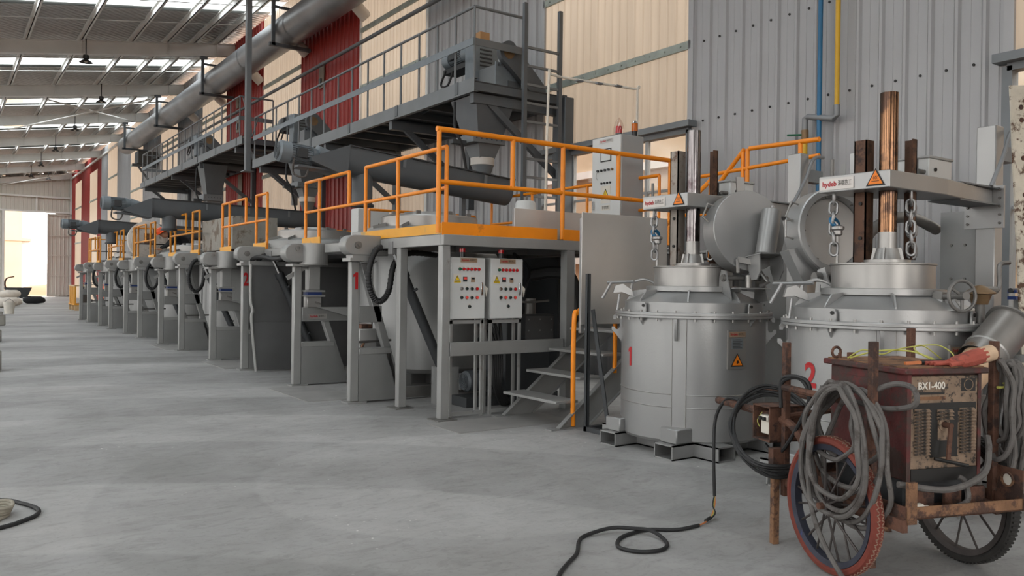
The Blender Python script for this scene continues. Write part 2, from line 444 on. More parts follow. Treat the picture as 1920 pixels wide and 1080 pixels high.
def triangle_sign(parent, o, ux, uy, s, colour='sign_orange', glyph='heat'):
    """black bordered warning triangle with a pictogram"""
    o = Vector(o); ux = Vector(ux); uy = Vector(uy); n = ux.cross(uy).normalized()
    h = s * 0.866
    t = MB().prism([(-s / 2, -h / 2), (s / 2, -h / 2), (0, h / 2)], o, ux, uy, 0.003).build('warning_triangle', 'ink_black', parent, smooth=False)
    k = 0.78
    MB().prism([(-s / 2 * k, -h / 2 + 0.08 * s), (s / 2 * k, -h / 2 + 0.08 * s), (0, -h / 2 + 0.08 * s + h * k)], o + n * 0.003, ux, uy, 0.0015).build('triangle_face', colour, t, smooth=False)
    g = MB(); oo = o + n * 0.0045
    if glyph == 'bolt':
        g.prism([(a * s, b * s) for a, b in ((-0.05, 0.16), (0.05, 0.16), (0.0, 0.02), (0.07, 0.02), (-0.05, -0.24), (-0.01, -0.05), (-0.08, -0.05))], oo, ux, uy, 0.001)
    elif glyph == 'heat':
        for dx in (-0.09, 0.0, 0.09):
            pts = [(dx + 0.025 * math.sin(i * 1.5), 0.06 - i * 0.035) for i in range(6)]
            g.prism([((a - 0.012) * s, b * s) for a, b in pts] + [((a + 0.012) * s, b * s) for a, b in reversed(pts)], oo, ux, uy, 0.001)
        g.prism([(a * s, b * s) for a, b in ((-0.2, -0.22), (0.2, -0.22), (0.2, -0.19), (-0.2, -0.19))], oo, ux, uy, 0.001)
    else:
        g.prism([(a * s, b * s) for a, b in ((-0.05, -0.24), (0.03, -0.24), (0.05, -0.1), (0.0, 0.02), (-0.06, -0.12))], oo, ux, uy, 0.001)
        g.prism([(a * s, b * s) for a, b in ((0.06, -0.2), (0.16, -0.2), (0.06, 0.0))], oo, ux, uy, 0.001)
    g.build('pictogram', 'ink_black', t, smooth=False)
    return t
def brand_plate(parent, o, ux, uy, w, h, plate='plate_silver'):
    o = Vector(o); ux = Vector(ux); uy = Vector(uy); n = ux.cross(uy).normalized()
    p = MB().prism([(-w / 2, -h / 2), (w / 2, -h / 2), (w / 2, h / 2), (-w / 2, h / 2)], o, ux, uy, 0.003).build('name_plate', plate, parent, smooth=False, label='brand plate with red and black lettering')
    text_part('hydeb', h * 0.62, 'ink_red', p, o + n * 0.0045 - ux * (w * 0.21), ux, uy, w * 0.42)
    text_part('\u6d77\u5fb7\u70ed\u5de5', h * 0.55, 'ink_black', p, o + n * 0.0045 + ux * (w * 0.24), ux, uy, w * 0.40)
    return p
# ================================================================= SETTING
struct(MB().box(-12, 9.05, -14, 78.2, -0.3, 0.0).build('floor', 'concrete_floor', smooth=False), 'grey worn concrete floor of the aisle')
gp = MB()
gp.box(-200, 250, -160, 300, -0.6, -0.31)
struct(gp.build('ground', 'sand', smooth=False), 'sandy ground outside the hall')
struct(MB().box(2.5, 9.05, 78.2, 140, -0.31, -0.02).build('ground', 'sand', smooth=False), 'sandy yard beyond the far door')

# ---- ribbed sheets
def sheet_mesh(name, width, height, m, pitch=0.29, depth=0.034, thick=0.0):
    """ribbed cladding sheet: spans y 0..width, z 0..height, ribs stand out towards -x"""
    n = max(1, round(width / pitch)); p = width / n; prof = []
    for i in range(n):
        y = i * p
        if pitch < 0.2: prof += [(0, y), (0, y + p * 0.70), (-0.012, y + p * 0.78), (-0.012, y + p * 0.92)]; continue
        prof += [(0, y), (0, y + p * 0.36), (-0.004, y + p * 0.37), (-0.004, y + p * 0.40), (0, y + p * 0.41), (0, y + p * 0.72), (-depth, y + p * 0.79), (-depth, y + p * 0.90)]
    prof.append((0, width))
    vs = [(x, y, z) for z in (0, height) for x, y in prof]; k = len(prof)
    mb = MB().add(vs, [(i, i + 1, k + i + 1, k + i) for i in range(k - 1)])
    me = mb.mesh(name, m, smooth=False)
    return me
SHEETS = {}
def sheet(parent, y, w, z0, z1, m, X=9.0, name='wall_sheet', pitch=0.29):
    key = (round(w, 3), round(z1 - z0, 3), m, pitch)
    if key not in SHEETS: SHEETS[key] = sheet_mesh(name, w, z1 - z0, m, pitch)
    return link(name, SHEETS[key], parent, (X, y, z0))
wall_right = bpy.data.objects.new('wall_right', None); COL.objects.link(wall_right); struct(wall_right, 'long side wall of ribbed grey, red and daylight sheets')
TOP = 10.45
P0 = 7.95
opaque = {-1: 'wall_grey', 0: 'wall_grey', 1: 'wall_grey', 2: 'wall_red', 3: 'wall_red', 4: 'wall_grey', 5: 'wall_grey', 6: 'wall_grey', 7: 'wall_grey', 8: 'wall_red', 9: 'wall_red'}
LAP = MB().box(-0.045, -0.005, 0, 3.6, -0.06, 0.06)  # sheet laps; their darker colour also stands in for shade of the outer girts
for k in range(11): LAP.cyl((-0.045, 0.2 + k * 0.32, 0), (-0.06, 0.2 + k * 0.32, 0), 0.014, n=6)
LAPM = LAP.mesh('lap_shade_strip', 'lap_shade_strip')
for k in range(-2, 10):
    ys = 0.35 + P0 * k          # daylight sheets start here, 4 of 0.9 m
    z0 = 3.85 if k in (0, 1) else 0.0
    zt = 9.3 if k >= 8 else TOP
    if k >= -1:
        for i in range(4):
            sheet(wall_right, ys + 0.9 * i, 0.9, z0, zt, 'wall_daylight', pitch=0.18)
            if k >= 8: sheet(wall_right, ys + 0.9 * i, 0.9, zt, TOP, 'wall_red', pitch=0.3)
        for zz in (5.05, 6.6, 8.1) if k < 8 else (4.4, 7.2): link('lap_shade_strip', LAPM, wall_right, (9.0, ys, zz))
    if k in opaque:
        w5 = (P0 - 3.6) / 5
        for i in range(5):
            c = opaque[k]
            if k == 7 and i >= 3: c = 'wall_red'
            if ys + 3.6 + w5 * i > 77.9: break
            sheet(wall_right, ys + 3.6 + w5 * i, w5, 0, TOP, c)
# corner strips at the edges of the daylight bays
for k in range(0, 3):
    for yy in (0.35 + P0 * k, 0.35 + P0 * k + 3.6):
        MB().box(8.955, 8.995, yy - 0.05, yy + 0.05, 0 if k == 2 else 3.85, TOP).build('corner_strip', 'wall_grey' if k < 2 else 'white_steel', wall_right)
# pale plates standing in for daylight seen through cut-outs in the red sheets
for y, z, w, h in ((22.3, 7.1, 0.36, 0.75), (30.4, 7.0, 0.34, 0.6), (30.5, 7.9, 0.3, 0.4), (30.0, 4.0, 0.5, 1.4)):
    MB().box(8.94, 8.965, y, y + w, z, z + h).build('hole_daylight_patch', 'wall_daylight', wall_right)
for y, z in ((22.45, 7.15), (30.5, 7.1)):
    MB().box(8.90, 8.945, y, y + 0.14, z, z + 0.22).build('socket_box', 'black_gloss', wall_right)

# rows of fixing screws on the near grey sheets
SCR = MB().cyl((0, 0, 0), (-0.012, 0, 0), 0.016, n=6).mesh('screw', 'ink_black')
for zz in (3.9, 5.05):
    for k in range(15): link('screw', SCR, wall_right, (8.998, 4.02 + 0.29 * k, zz))

# ---- windows in the two near daylight bays
def window(i, y0, y1, z0=1.1, z1=3.8):
    w = struct(bpy.data.objects.new('window_%d' % i, None)); COL.objects.link(w)
    f = MB()
    for z in (z0, z1): f.box(8.93, 9.07, y0, y1, z - 0.05, z + 0.05)
    for y in (y0, y1): f.box(8.93, 9.07, y - 0.05, y + 0.05, z0, z1)
    f.build('window_frame', 'mid_steel', w)
    n = 4; dy = (y1 - y0) / n
    for k in range(1, n): MB().box(8.97, 9.03, y0 + k * dy - 0.03, y0 + k * dy + 0.03, z0, z1).build('mullion', 'box_side', w)
    for zz in (2.35, 2.95): MB().box(8.98, 9.02, y0, y1, zz - 0.02, zz + 0.02).build('glazing_bar', 'box_side', w)
    for k in range(n): MB().box(8.995, 9.005, y0 + k * dy + 0.03, y0 + (k + 1) * dy - 0.03, z0 + 0.05, z1 - 0.05).build('pane', 'glass', w)
    MB().box(8.82, 9.0, y0 - 0.1, y1 + 0.1, z1 + 0.03, z1 + 0.12).build('lintel_flashing', 'mid_steel', w)
    for k in range(4): sheet(w, y0 + k * dy, dy, 0, z0, 'wall_grey', pitch=0.3, name='sill_sheet')
window(1, 0.35, 3.95)
window(2, 8.3, 11.9)
# the pale neighbouring building seen through the windows
nb = bpy.data.objects.new('wall_neighbour', None); COL.objects.link(nb); struct(nb, 'pale neighbouring building outside the windows')
MB().box(15.0, 15.4, -10, 40, -0.3, 6.5).build('facade', 'outside_wall', nb)
for z in (2.2, 4.6): MB().box(14.85, 15.0, -10, 40, z - 0.1, z + 0.1).build('ledge', 'white_steel', nb)
for y in (4, 10, 16, 22): MB().box(14.9, 15.0, y - 0.15, y + 0.15, -0.3, 6.5).build('pilaster', 'outside_wall', nb)

# ---- far gable with the sliding door
wall_far = bpy.data.objects.new('wall_far', None); COL.objects.link(wall_far); struct(wall_far, 'pale ribbed gable wall around the tall doorway')
def gsheet(x, w, z0, z1, parent=wall_far, Y=78.0):
    key = ('g', round(w, 3), round(z1 - z0, 2))
    if key not in SHEETS: SHEETS[key] = sheet_mesh('wall_sheet', w, z1 - z0, 'gable_sheet', 0.3)
    o = link('wall_sheet', SHEETS[key], parent, (x + w, Y, z0)); o.rotation_euler = (0, 0, PI / 2); return o
def purlin_z(x): return 9.36 + 0.153 * (x - 2.24)
x = -12.0
while x < 8.9:
    if 4.1 <= x < 7.05: gsheet(x, 0.9, 7.0, round(purlin_z(x), 1) + 0.3)
    else: gsheet(x, 0.9, 0, round(purlin_z(x), 1) + 0.3)
    x += 0.9
x = 7.2
for z in (7.05, 8.3): MB().box(3.5, 9, 77.80, 77.93, z - 0.07, z + 0.07).build('girt', 'white_steel', wall_far)
MB().box(6.35, 6.47, 77.78, 77.93, 7.05, 8.3).build('girt_post', 'white_steel', wall_far)
MB().box(4.0, 4.15, 77.75, 78.05, 0, 7.05).build('door_jamb', 'white_steel', wall_far)
MB().box(8.86, 9.0, 77.7, 77.95, 0, 9.9).build('corner_post', 'white_steel', wall_far)
door = bpy.data.objects.new('door_1', None); COL.objects.link(door); struct(door, 'ribbed sliding door leaf pushed open')
xx = 7.22
for i in range(2): gsheet(xx + i * 0.87, 0.87, 0.05, 6.9, door, 77.72)
for z in (0.15, 1.75, 3.45, 5.1, 6.85): MB().box(7.22, 8.96, 77.60, 77.66, z - 0.04, z + 0.04).build('door_rail', 'gable_sheet', door)
for xk in (7.22, 8.93): MB().box(xk - 0.04, xk + 0.04, 77.60, 77.68, 0.05, 6.9).build('door_stile', 'gable_sheet', door)

# ---- roof: rafters, purlins, film, skylights
FR = [7.8 * k for k in range(-1, 11)]
for i, y in enumerate(FR):
    r = bpy.data.objects.new('roof_rafter', None); COL.objects.link(r); struct(r)
    z = lambda x: purlin_z(x)
    x0, x1 = -12.0, 9.0
    yy = min(y, 77.6)
    for nm, za, zb, w in (('top_flange', -0.02, 0.0, 0.22), ('web', -0.43, -0.02, 0.02), ('bottom_flange', -0.46, -0.43, 0.22)):
        MB().prism([(x0, z(x0) + za), (x1, z(x1) + za), (x1, z(x1) + zb), (x0, z(x0) + zb)], (0, yy + w / 2, 0), (1, 0, 0), (0, 0, 1), w).build(nm, 'white_steel', r, smooth=False)
    for xs in (0.7, 3.84, 6.58, 8.33):
        MB().box(xs - 0.01, xs + 0.01, yy - 0.1, yy + 0.1, z(xs) - 0.43, z(xs) - 0.02).build('stiffener', 'white_steel', r)
PX = [-11.6, -10.1, -8.6, -7.1, -5.5, -3.95, -2.4, -0.85, 0.7, 2.24, 3.84, 5.43, 6.58, 7.5, 8.33]
for x in PX:
    b = MB()
    b.box(x - 0.012, x + 0.012, -13, 78, purlin_z(x), purlin_z(x) + 0.2)
    b.box(x - 0.012, x + 0.07, -13, 78, purlin_z(x), purlin_z(x) + 0.015)
    b.box(x - 0.07, x + 0.012, -13, 78, purlin_z(x) + 0.185, purlin_z(x) + 0.2)
    struct(b.build('roof_purlin', 'white_steel', smooth=False))
for y in FR[1:-1]:
    for dy in (2.9, 5.3):
        b = MB(); b.cyl((-2, y + dy, purlin_z(-2) + 0.08), (9, y + dy, purlin_z(9) + 0.08), 0.016, n=6); struct(b.build('roof_tie_rod', 'white_steel'))
ceil = bpy.data.objects.new('ceiling', None); COL.objects.link(ceil); struct(ceil, 'silver insulation film under the roof sheets')
def roof_strip(y0, y1, m, nm):
    mb = MB(); nx = 28; x0, x1 = -12.0, 9.2
    vs = []; 
    ny = 2 if m == 'skylight' else max(2, int((y1 - y0) / 0.6))
    for j in range(ny + 1):
        for i in range(nx + 1):
            xx = x0 + (x1 - x0) * i / nx; sag = 0 if m == 'skylight' else 0.025 * math.sin(i * 1.9 + j * 2.3) * math.sin(j * 1.7 + i)
            vs.append((xx, y0 + (y1 - y0) * j / ny, purlin_z(xx) + 0.21 + sag))
    k = nx + 1
    mb.add(vs, [(j * k + i, j * k + i + 1, (j + 1) * k + i + 1, (j + 1) * k + i) for j in range(ny) for i in range(nx)])
    return mb.build(nm, m, ceil)
STRIPS = [(-6.0, -4.6), (2.6, 4.0), (10.4, 11.8), (18.2, 19.6), (26.2, 27.7), (34.9, 36.4), (43.4, 45.0), (51.3, 52.8), (59.1, 60.6), (66.9, 68.4), (74.0, 75.4)]
for a, b in STRIPS: roof_strip(a, b, 'skylight', 'skylight_pane')
SOLID = [(p[1], q[0]) for p, q in zip([(0, -13.0)] + STRIPS, STRIPS + [(78.3, 0)])]
for a, b in SOLID: roof_strip(a, b, 'roof_film', 'film_sheet')
# opaque outer roof sheet above the film keeps daylight out between the skylights
for a, b in SOLID:
    mb = MB()
    mb.prism([(-12, purlin_z(-12) + 0.30), (9.2, purlin_z(9.2) + 0.30), (9.2, purlin_z(9.2) + 0.33), (-12, purlin_z(-12) + 0.33)], (0, b, 0), (1, 0, 0), (0, 0, 1), b - a)
    mb.build('roof_sheet', 'white_steel', ceil, smooth=False)
# roof bracing rods
for (p, q) in (((2.6, 46.8, 8.75), (7.6, 39.4, 9.6)), ((3.6, 39.2, 9.0), (8.3, 46.8, 9.85)), ((3.9, 77.4, 9.0), (8.5, 70.4, 9.7))):
    b = MB(); b.cyl(p, q, 0.035, n=8); struct(b.build('roof_brace', 'white_steel'))
# eave gutter strip along the wall head
struct(MB().box(8.86, 8.98, -10, 78, 9.86, 9.98).build('trim_1', 'white_steel'), 'pale eave strip along the wall head')
# pillars along the open side of the hall
for y in FR[1:-1]:
    p = bpy.data.objects.new('hall_pillar', None); COL.objects.link(p); struct(p)
    MB().box(-11.9, -11.88, y - 0.12, y + 0.12, 0, purlin_z(-11.9) - 0.4).build('flange', 'white_steel', p)
    MB().box(-11.6, -11.58, y - 0.12, y + 0.12, 0, purlin_z(-11.6) - 0.4).build('flange', 'white_steel', p)
    MB().box(-11.88, -11.6, y - 0.008, y + 0.008, 0, purlin_z(-11.9) - 0.4).build('web', 'white_steel', p)

# ---- unseen opposite and rear walls; open bays and gateway added to let daylight in
wl = bpy.data.objects.new('wall_left', None); COL.objects.link(wl); struct(wl, 'unseen opposite side wall with tall bays left open for daylight')
for k in range(-2, 10):
    y = 7.8 * k + 2.2
    if y > 76: break
    sheet(wl, y, 3.9, 0, 6.9, 'wall_grey', X=-12.05)
    sheet(wl, y + 3.9, 3.9, 0, 1.1, 'wall_grey', X=-12.05)
wb = bpy.data.objects.new('wall_back', None); COL.objects.link(wb); struct(wb, 'unseen rear gable wall with a wide opening added to let daylight in')
for k in range(7):
    o = sheet(wb, 0, 3.0, 6.0 if k in (2, 3, 4) else 0, 10.6, 'wall_grey', X=0); o.location = (9.0 - 3.0 * k, -13.0, 6.0 if k in (2, 3, 4) else 0); o.rotation_euler = (0, 0, PI / 2)

# ---- pendant lamps under the rafters
def pendant(x, y, label, drop=0.75):
    zt = purlin_z(x)
    t = thing('pendant_lamp', label, 'lamp', (x, y - 0.3, zt - drop), 0, 'pendant lamps under the rafters')
    MB().cyl((0, 0, 0.26), (0, 0, drop), 0.018, n=6).build('rod', 'lamp_black', t)
    MB().lathe([(0.02, 0.27), (0.09, 0.25), (0.10, 0.13), (0.06, 0.10)], n=16).build('gear_box', 'lamp_black', t)
    MB().lathe([(0.05, 0.12), (0.12, 0.08), (0.22, 0.0), (0.215, 0.0), (0.11, 0.065), (0.04, 0.10)], n=20).build('shade', 'lamp_black', t)
    MB().lathe([(0.01, -0.01), (0.06, 0.02), (0.05, 0.09)], n=12).build('bulb', 'pale_plastic', t)
    return t
pendant(3.95, 31.2, 'black pendant lamp hanging under the nearest visible rafter', 0.8)
pendant(5.55, 39.0, 'black pendant lamp hanging under the second visible rafter', 0.8)
pendant(5.48, 46.8, 'black pendant lamp hanging below the crossed white bracing rods', 0.85)
pendant(5.40, 54.6, 'black pendant lamp near the rounded end of the big duct', 0.9)
pendant(5.35, 62.4, 'black pendant lamp on the fifth visible rafter', 0.9)
pendant(5.40, 70.2, 'black pendant lamp on the last rafter before the gable', 0.85)
pendant(7.0, 75.5, 'tiny black pendant lamp above the sliding door leaf', 0.6)
# ================================================================= OVERHEAD: duct, walkways, feeders
duct = thing('ventilation_duct', 'big round galvanised duct running along the wall head', 'duct', (8.35, 0, 8.9))
NSEG = 13
for i in range(NSEG):
    y0 = -8 + i * 4.4; y1 = y0 + 4.4
    b = MB(); b.cyl((0, y0, 0), (0, y1, 0), 0.46, n=32, cap=False); b.cyl((0, y1 - 0.03, 0), (0, y1 + 0.03, 0), 0.475, n=32, cap=False)
    b.build('duct_section', 'duct_metal', duct)
b = MB(); b.lathe([(0.46, 0), (0.45, 0.12), (0.38, 0.26), (0.2, 0.36), (0.001, 0.4)], (0, -8 + NSEG * 4.4, 0), n=32, M=Matrix.Rotation(-PI / 2, 3, 'X')); b.build('end_cap', 'duct_metal', duct)
for y in (19.5, 23.7, 28.0, 32.4, 36.5):
    MB().cyl((0.15, y, -0.15), (0.62, y, -0.55), 0.16, n=18).build('branch_pipe', 'fabric_pale', duct)
for y in (15.6, 23.4, 31.2, 39.0, 46.8):
    t = thing('duct_hanger', 'dark steel duct hanger %s' % {15.6: 'nearest the photographer', 23.4: 'above the motor walkway', 31.2: 'nearest the first pendant lamp', 39.0: 'near the second pendant lamp', 46.8: 'at the far rounded end of the duct'}[y], 'bracket', (7.83, y, 0), 0, 'duct hangers')
    MB().box(-0.05, 0.05, -0.05, 0.05, 8.35, purlin_z(7.83) - 0.46).build('drop_post', 'dark_steel', t)
    MB().box(-0.12, 1.12, -0.05, 0.05, 8.33, 8.43).build('arm', 'dark_steel', t)
    MB().box(-0.1, 0.16, -0.06, 0.06, purlin_z(7.83) - 0.55, purlin_z(7.83) - 0.46).build('top_plate', 'dark_steel', t)
    MB().box(-0.02, 0.6, -0.03, 0.03, 9.45, 9.52).build('brace', 'dark_steel', t)
tag(MB().cyl((8.72, -6, 7.62), (8.72, 47.5, 7.62), 0.05, n=10).build('wall_conduit', 'dark_steel'), 'dark blue-grey conduit running along the wall under the duct', 'pipe')
# the beige support box under the far duct end
t = thing('duct_support', 'dark wall bracket frame under the far end of the duct', 'bracket', (8.4, 44.5, 7.2))
MB().box(-0.6, 0.54, -0.05, 0.05, 0.0, 0.14).build('arm', 'dark_steel', t)
MB().box(-0.4, 0.5, -0.5, 0.45, 0.14, 0.75).build('box', 'deck_dark', t)
MB().bar((-0.3, 0, 0), (0.52, 0, -1.1), 0.08, 0.1).build('strut', 'dark_steel', t)

# post hanging from the roof that carries the step between both walkways
t = thing('hanger_post', 'grey hanger post running from the roof down to the walkway end', 'post', (7.05, 23.15, 4.6))
MB().box(-0.07, 0.07, -0.09, 0.09, 0, purlin_z(7.05) - 5.06).build('post', 'mid_steel', t, bev=0.006)
MB().box(-0.14, 0.14, -0.16, 0.16, -0.02, 0.01).build('foot_plate', 'mid_steel', t)

def walkway(label, y0, y1, z, zr, zm, posts, brk, near_end, plates):
    """wall walkway x 7.05..9: z = underside, zr = top rail, zm = flat mid rail"""
    t = thing('steel_walkway', label, 'walkway', (7.05, y0, z)); L = y1 - y0
    MB().prism([(0, 0), (0.08, 0), (0.08, 0.015), (0.012, 0.015), (0.012, 0.215), (0.08, 0.215), (0.08, 0.23), (0, 0.23)], (0, L, 0), (1, 0, 0), (0, 0, 1), L).build('front_channel', 'mid_steel', t)
    MB().box(1.85, 1.93, 0, L, 0, 0.2).build('rear_channel', 'dark_steel', t)
    n = int(L / 0.85)
    for i in range(n + 1):
        yy = min(L - 0.08, i * L / n); MB().box(0.02, 1.9, yy, yy + 0.07, 0.02, 0.15).build('joist', 'dark_steel', t)
    n = max(1, int(L / 1.25))
    for i in range(n): MB().box(0.015, 1.9, i * L / n + 0.004, (i + 1) * L / n - 0.004, 0.155, 0.175).build('deck_plate', 'deck_dark', t)
    for i in range(plates): 
        yy = 0.5 + i * 2.2
        if yy < L: MB().box(-0.012, 0.0, yy, yy + 0.1, 0.03, 0.235).build('splice_plate', 'dark_steel', t)
    for p in posts: MB().cyl((0.03, p - y0, 0.1), (0.03, p - y0, zr - z), 0.021, n=8).build('rail_post', 'mid_steel', t)
    MB().cyl((0.03, posts[0] - y0, zr - z), (0.03, posts[-1] - y0, zr - z), 0.025, n=10).build('top_rail', 'mid_steel', t)
    MB().box(-0.008, 0.004, posts[0] - y0 - 0.02, posts[-1] - y0 + 0.02, zm - z - 0.06, zm - z + 0.06).build('mid_rail', 'motor_grey', t)
    ends = [posts[0] - y0] + ([posts[-1] - y0] if near_end == 2 else [])
    for ye in ends:
        xe = 1.0
        MB().cyl((0.03, ye, zr - z), (xe, ye, zr - z), 0.025, n=10).build('end_rail', 'mid_steel', t)
        MB().box(0.03, xe, ye - 0.012, ye, zm - z - 0.06, zm - z + 0.06).build('end_mid_rail', 'mid_steel', t)
        for xx in (xe,): MB().cyl((xx, ye, 0.1), (xx, ye, zr - z), 0.021, n=8).build('rail_post', 'mid_steel', t)
    for yb in brk:
        br = MB().box(0.05, 1.92, yb - y0 - 0.06, yb - y0 + 0.06, -0.16, 0.0).build('bracket_beam', 'dark_steel', t)
        MB().bar((0.35, yb - y0, -0.1), (1.88, yb - y0, -1.25), 0.08, 0.11).build('bracket_strut', 'dark_steel', br)
        MB().box(1.80, 1.94, yb - y0 - 0.08, yb - y0 + 0.08, -1.6, 0.2).build('wall_post', 'dark_steel', br)
    return t
near_posts = [11.25, 11.85, 12.46, 13.13, 13.84, 14.56, 15.3, 16.08, 16.82, 17.61, 18.39, 19.2, 20.0, 20.85, 21.7, 22.6]
walkway('near grey steel walkway with railing ending at the ladder', 11.2, 22.7, 4.63, 6.02, 5.45, near_posts, (11.35, 14.3, 17.6, 22.2), 1, 6)
far_posts = [24.0 + 0.93 * i for i in range(16)]
walkway('far higher grey steel walkway with railing beyond the hanger post', 23.7, 38.3, 5.46, 6.88, 6.25, far_posts, (24.5, 28.6, 32.6, 37.6), 2, 7)
t = thing('walkway_step', 'short steel step between the two walkways behind the hanger post', 'stairs', (7.1, 22.75, 4.63))
for k in range(3): MB().box(0.1, 1.1, 0.05 + 0.28 * k, 0.32 + 0.28 * k, 0.25 + 0.2 * k, 0.28 + 0.2 * k).build('tread', 'deck_dark', t)
for xx in (0.06, 1.12): MB().bar((xx, 0, 0.2), (xx, 0.95, 0.85), 0.03, 0.12).build('stringer', 'mid_steel', t)
MB().tube(spline([(0.05, -0.2, 1.4), (0.05, 0.35, 0.95), (0.05, 0.45, 1.3), (0.05, 1.2, 2.2)], 4), 0.02, n=6).build('hand_rail', 'mid_steel', t)

# ladder at the near end
t = thing('steel_ladder', 'dark steel ladder standing at the near end of the walkway', 'ladder', (7.95, 11.05, 2.05))
for xx in (0.0, 0.74): MB().box(xx - 0.035, xx + 0.035, -0.03, 0.03, 0, 4.15).build('side_rail', 'dark_steel', t)
for k in range(11): MB().box(0.03, 0.71, -0.018, 0.018, 0.3 + k * 0.31, 0.34 + k * 0.31).build('rung', 'mid_steel', t)
tag(MB().box(8.78, 8.98, 11.0, 11.2, 0, 4.75).build('wall_post', 'dark_steel', bev=0.01), 'thick dark steel post beside the ladder at the wall', 'post')

# ---- feeder machines on the walkways: motor, reducer, belt guard and bolted box
def motor(parent, p, axis, r, L, m='motor_grey', nm='motor'):
    """finned electric motor from p along axis; the round fan cowl is the end at p"""
    p = Vector(p); d = Vector(axis).normalized()
    o = MB(); o.cyl(p, p + d * L * 0.26, r, r, n=20); o.cyl(p - d * L * 0.05, p, r * 0.82, r, n=20)
    mo = o.build(nm, m, parent)
    MB().cyl(p + d * L * 0.26, p + d * L * 0.82, r * 0.84, n=20).build('stator', m, mo)
    fins = MB(); a = d.orthogonal().normalized(); b = d.cross(a)
    for i in range(24):
        th = 2 * PI * i / 24; u = a * math.cos(th) + b * math.sin(th)
        fins.bar(p + d * L * 0.27 + u * r * 0.88, p + d * L * 0.80 + u * r * 0.88, r * 0.05, r * 0.16, u)
    fins.build('cooling_fins', m, mo)
    MB().cyl(p + d * L * 0.82, p + d * L, r * 1.0, r * 0.75, n=20).build('end_shield', m, mo)
    g = MB()
    for i in range(5): g.lathe([(r * (0.15 + 0.15 * i), 0), (r * (0.19 + 0.15 * i), 0), (r * (0.19 + 0.15 * i), 0.012), (r * (0.15 + 0.15 * i), 0.012)], p - d * (L * 0.05 + 0.012), n=18, M=d.to_track_quat('Z', 'Y').to_matrix(), closed=True)
    g.build('fan_grille', 'dark_steel', mo)
    sd = Vector((-1, 0, 0)) if abs(d.x) < 0.5 else Vector((0, -1, 0))
    c = p + d * L * 0.5 + sd * r * 1.0
    bx = MB(); bx.bar(c - d * L * 0.14, c + d * L * 0.14, r * 0.9, r * 0.5, sd); bx.build('terminal_box', 'deck_dark', mo, bev=0.008)
    return mo
def feeder(label, y, z, x=8.1):
    t = thing('screw_feeder', label, 'machine', (x, y, z), 0, 'feeders on the walkways')
    MB().box(-0.42, 0.16, -0.45, 0.1, 0.0, 0.42).build('bolted_box', 'mid_steel', t, bev=0.01)
    MB().box(-0.45, 0.19, -0.475, -0.45, -0.02, 0.45).build('end_flange', 'motor_grey', t)
    for i in range(5):
        for zz in (0.03, 0.4): MB().cyl((-0.40 + 0.135 * i, -0.475, zz), (-0.40 + 0.135 * i, -0.495, zz), 0.016, n=6).build('bolt', 'deck_dark', t)
    MB().box(-0.2, 0.05, -0.49, -0.475, 0.05, 0.16).build('hatch', 'dark_steel', t)
    MB().box(-0.35, 0.25, 0.35, 1.9, 0.02, 0.16).build('base_frame', 'dark_steel', t)
    MB().box(-0.52, 0.0, 0.10, 0.42, 0.16, 0.88).build('gear_box', 'motor_grey', t, bev=0.02)
    for k in range(5): MB().box(-0.40, -0.15, 0.09, 0.10, 0.5 + 0.07 * k, 0.525 + 0.07 * k).build('vent_slot', 'deck_dark', t)
    motor(t, (-0.38, 1.22, 0.80), (0, -1, 0), 0.15, 0.8)
    MB().box(-0.5, -0.2, 0.42, 1.2, 0.54, 0.63).build('motor_plinth', 'deck_dark', t)
    pl = [(0.2 * math.cos(a), 0.2 * math.sin(a)) for a in [rad(70 + 14 * i) for i in range(14)]]
    pl = [(x - 0.25, z_ + 0.60) for x, z_ in pl] + [(0.36 + 0.16 * math.cos(rad(250 + 20 * i)), 0.05 + 0.16 * math.sin(rad(250 + 20 * i))) for i in range(9)]
    g = MB(); g.prism(pl, (0, -0.50, 0), (1, 0, 0), (0, 0, 1), 0.11); g.build('belt_guard', 'dark_steel', t)
    MB().cyl((-0.27, -0.60, 0.60), (-0.27, -0.615, 0.60), 0.11, n=20).build('pulley', 'bronze_paint', t)
    MB().tube(spline([(-0.5, 1.1, 0.6), (-0.55, 1.2, 0.35), (-0.55, 0.95, 0.3), (-0.5, 0.85, 0.55)], 6), 0.02, n=6).build('cable', 'black_rubber', t)
    MB().bar((-0.55, 0.5, 0.12), (-0.55, 2.0, -0.02), 0.04, 0.12).build('side_beam', 'dark_steel', t)
    return t
feeder('dark grey feeder machine with belt guard at the near walkway end', 11.95, 4.82)
feeder('dark grey feeder machine in front of the nearer red wall sheets', 19.7, 4.82, 7.68)
feeder('dark grey feeder machine on the far higher walkway', 29.2, 5.65, 7.68)
for (x, y, z, lab) in ((7.8, 12.15, 5.57, 'small cardboard carton perched on the near feeder machine'),):
    tag(MB().box(x - 0.1, x + 0.1, y - 0.1, y + 0.1, z + 0.13, z + 0.36).build('carton', 'cardboard', bev=0.004), lab, 'box')
t = thing('paint_bucket', 'small pale bucket standing on the far walkway', 'bucket', (7.5, 25.0, 5.64))
MB().lathe([(0.1, 0), (0.13, 0.26), (0.12, 0.26), (0.1, 0.02)], n=16).build('pail', 'pale_plastic', t)
MB().tube(spline([(-0.13, 0, 0.24), (0, 0.02, 0.36), (0.13, 0, 0.24)], 6), 0.006, n=5).build('bail', 'steel_raw', t)

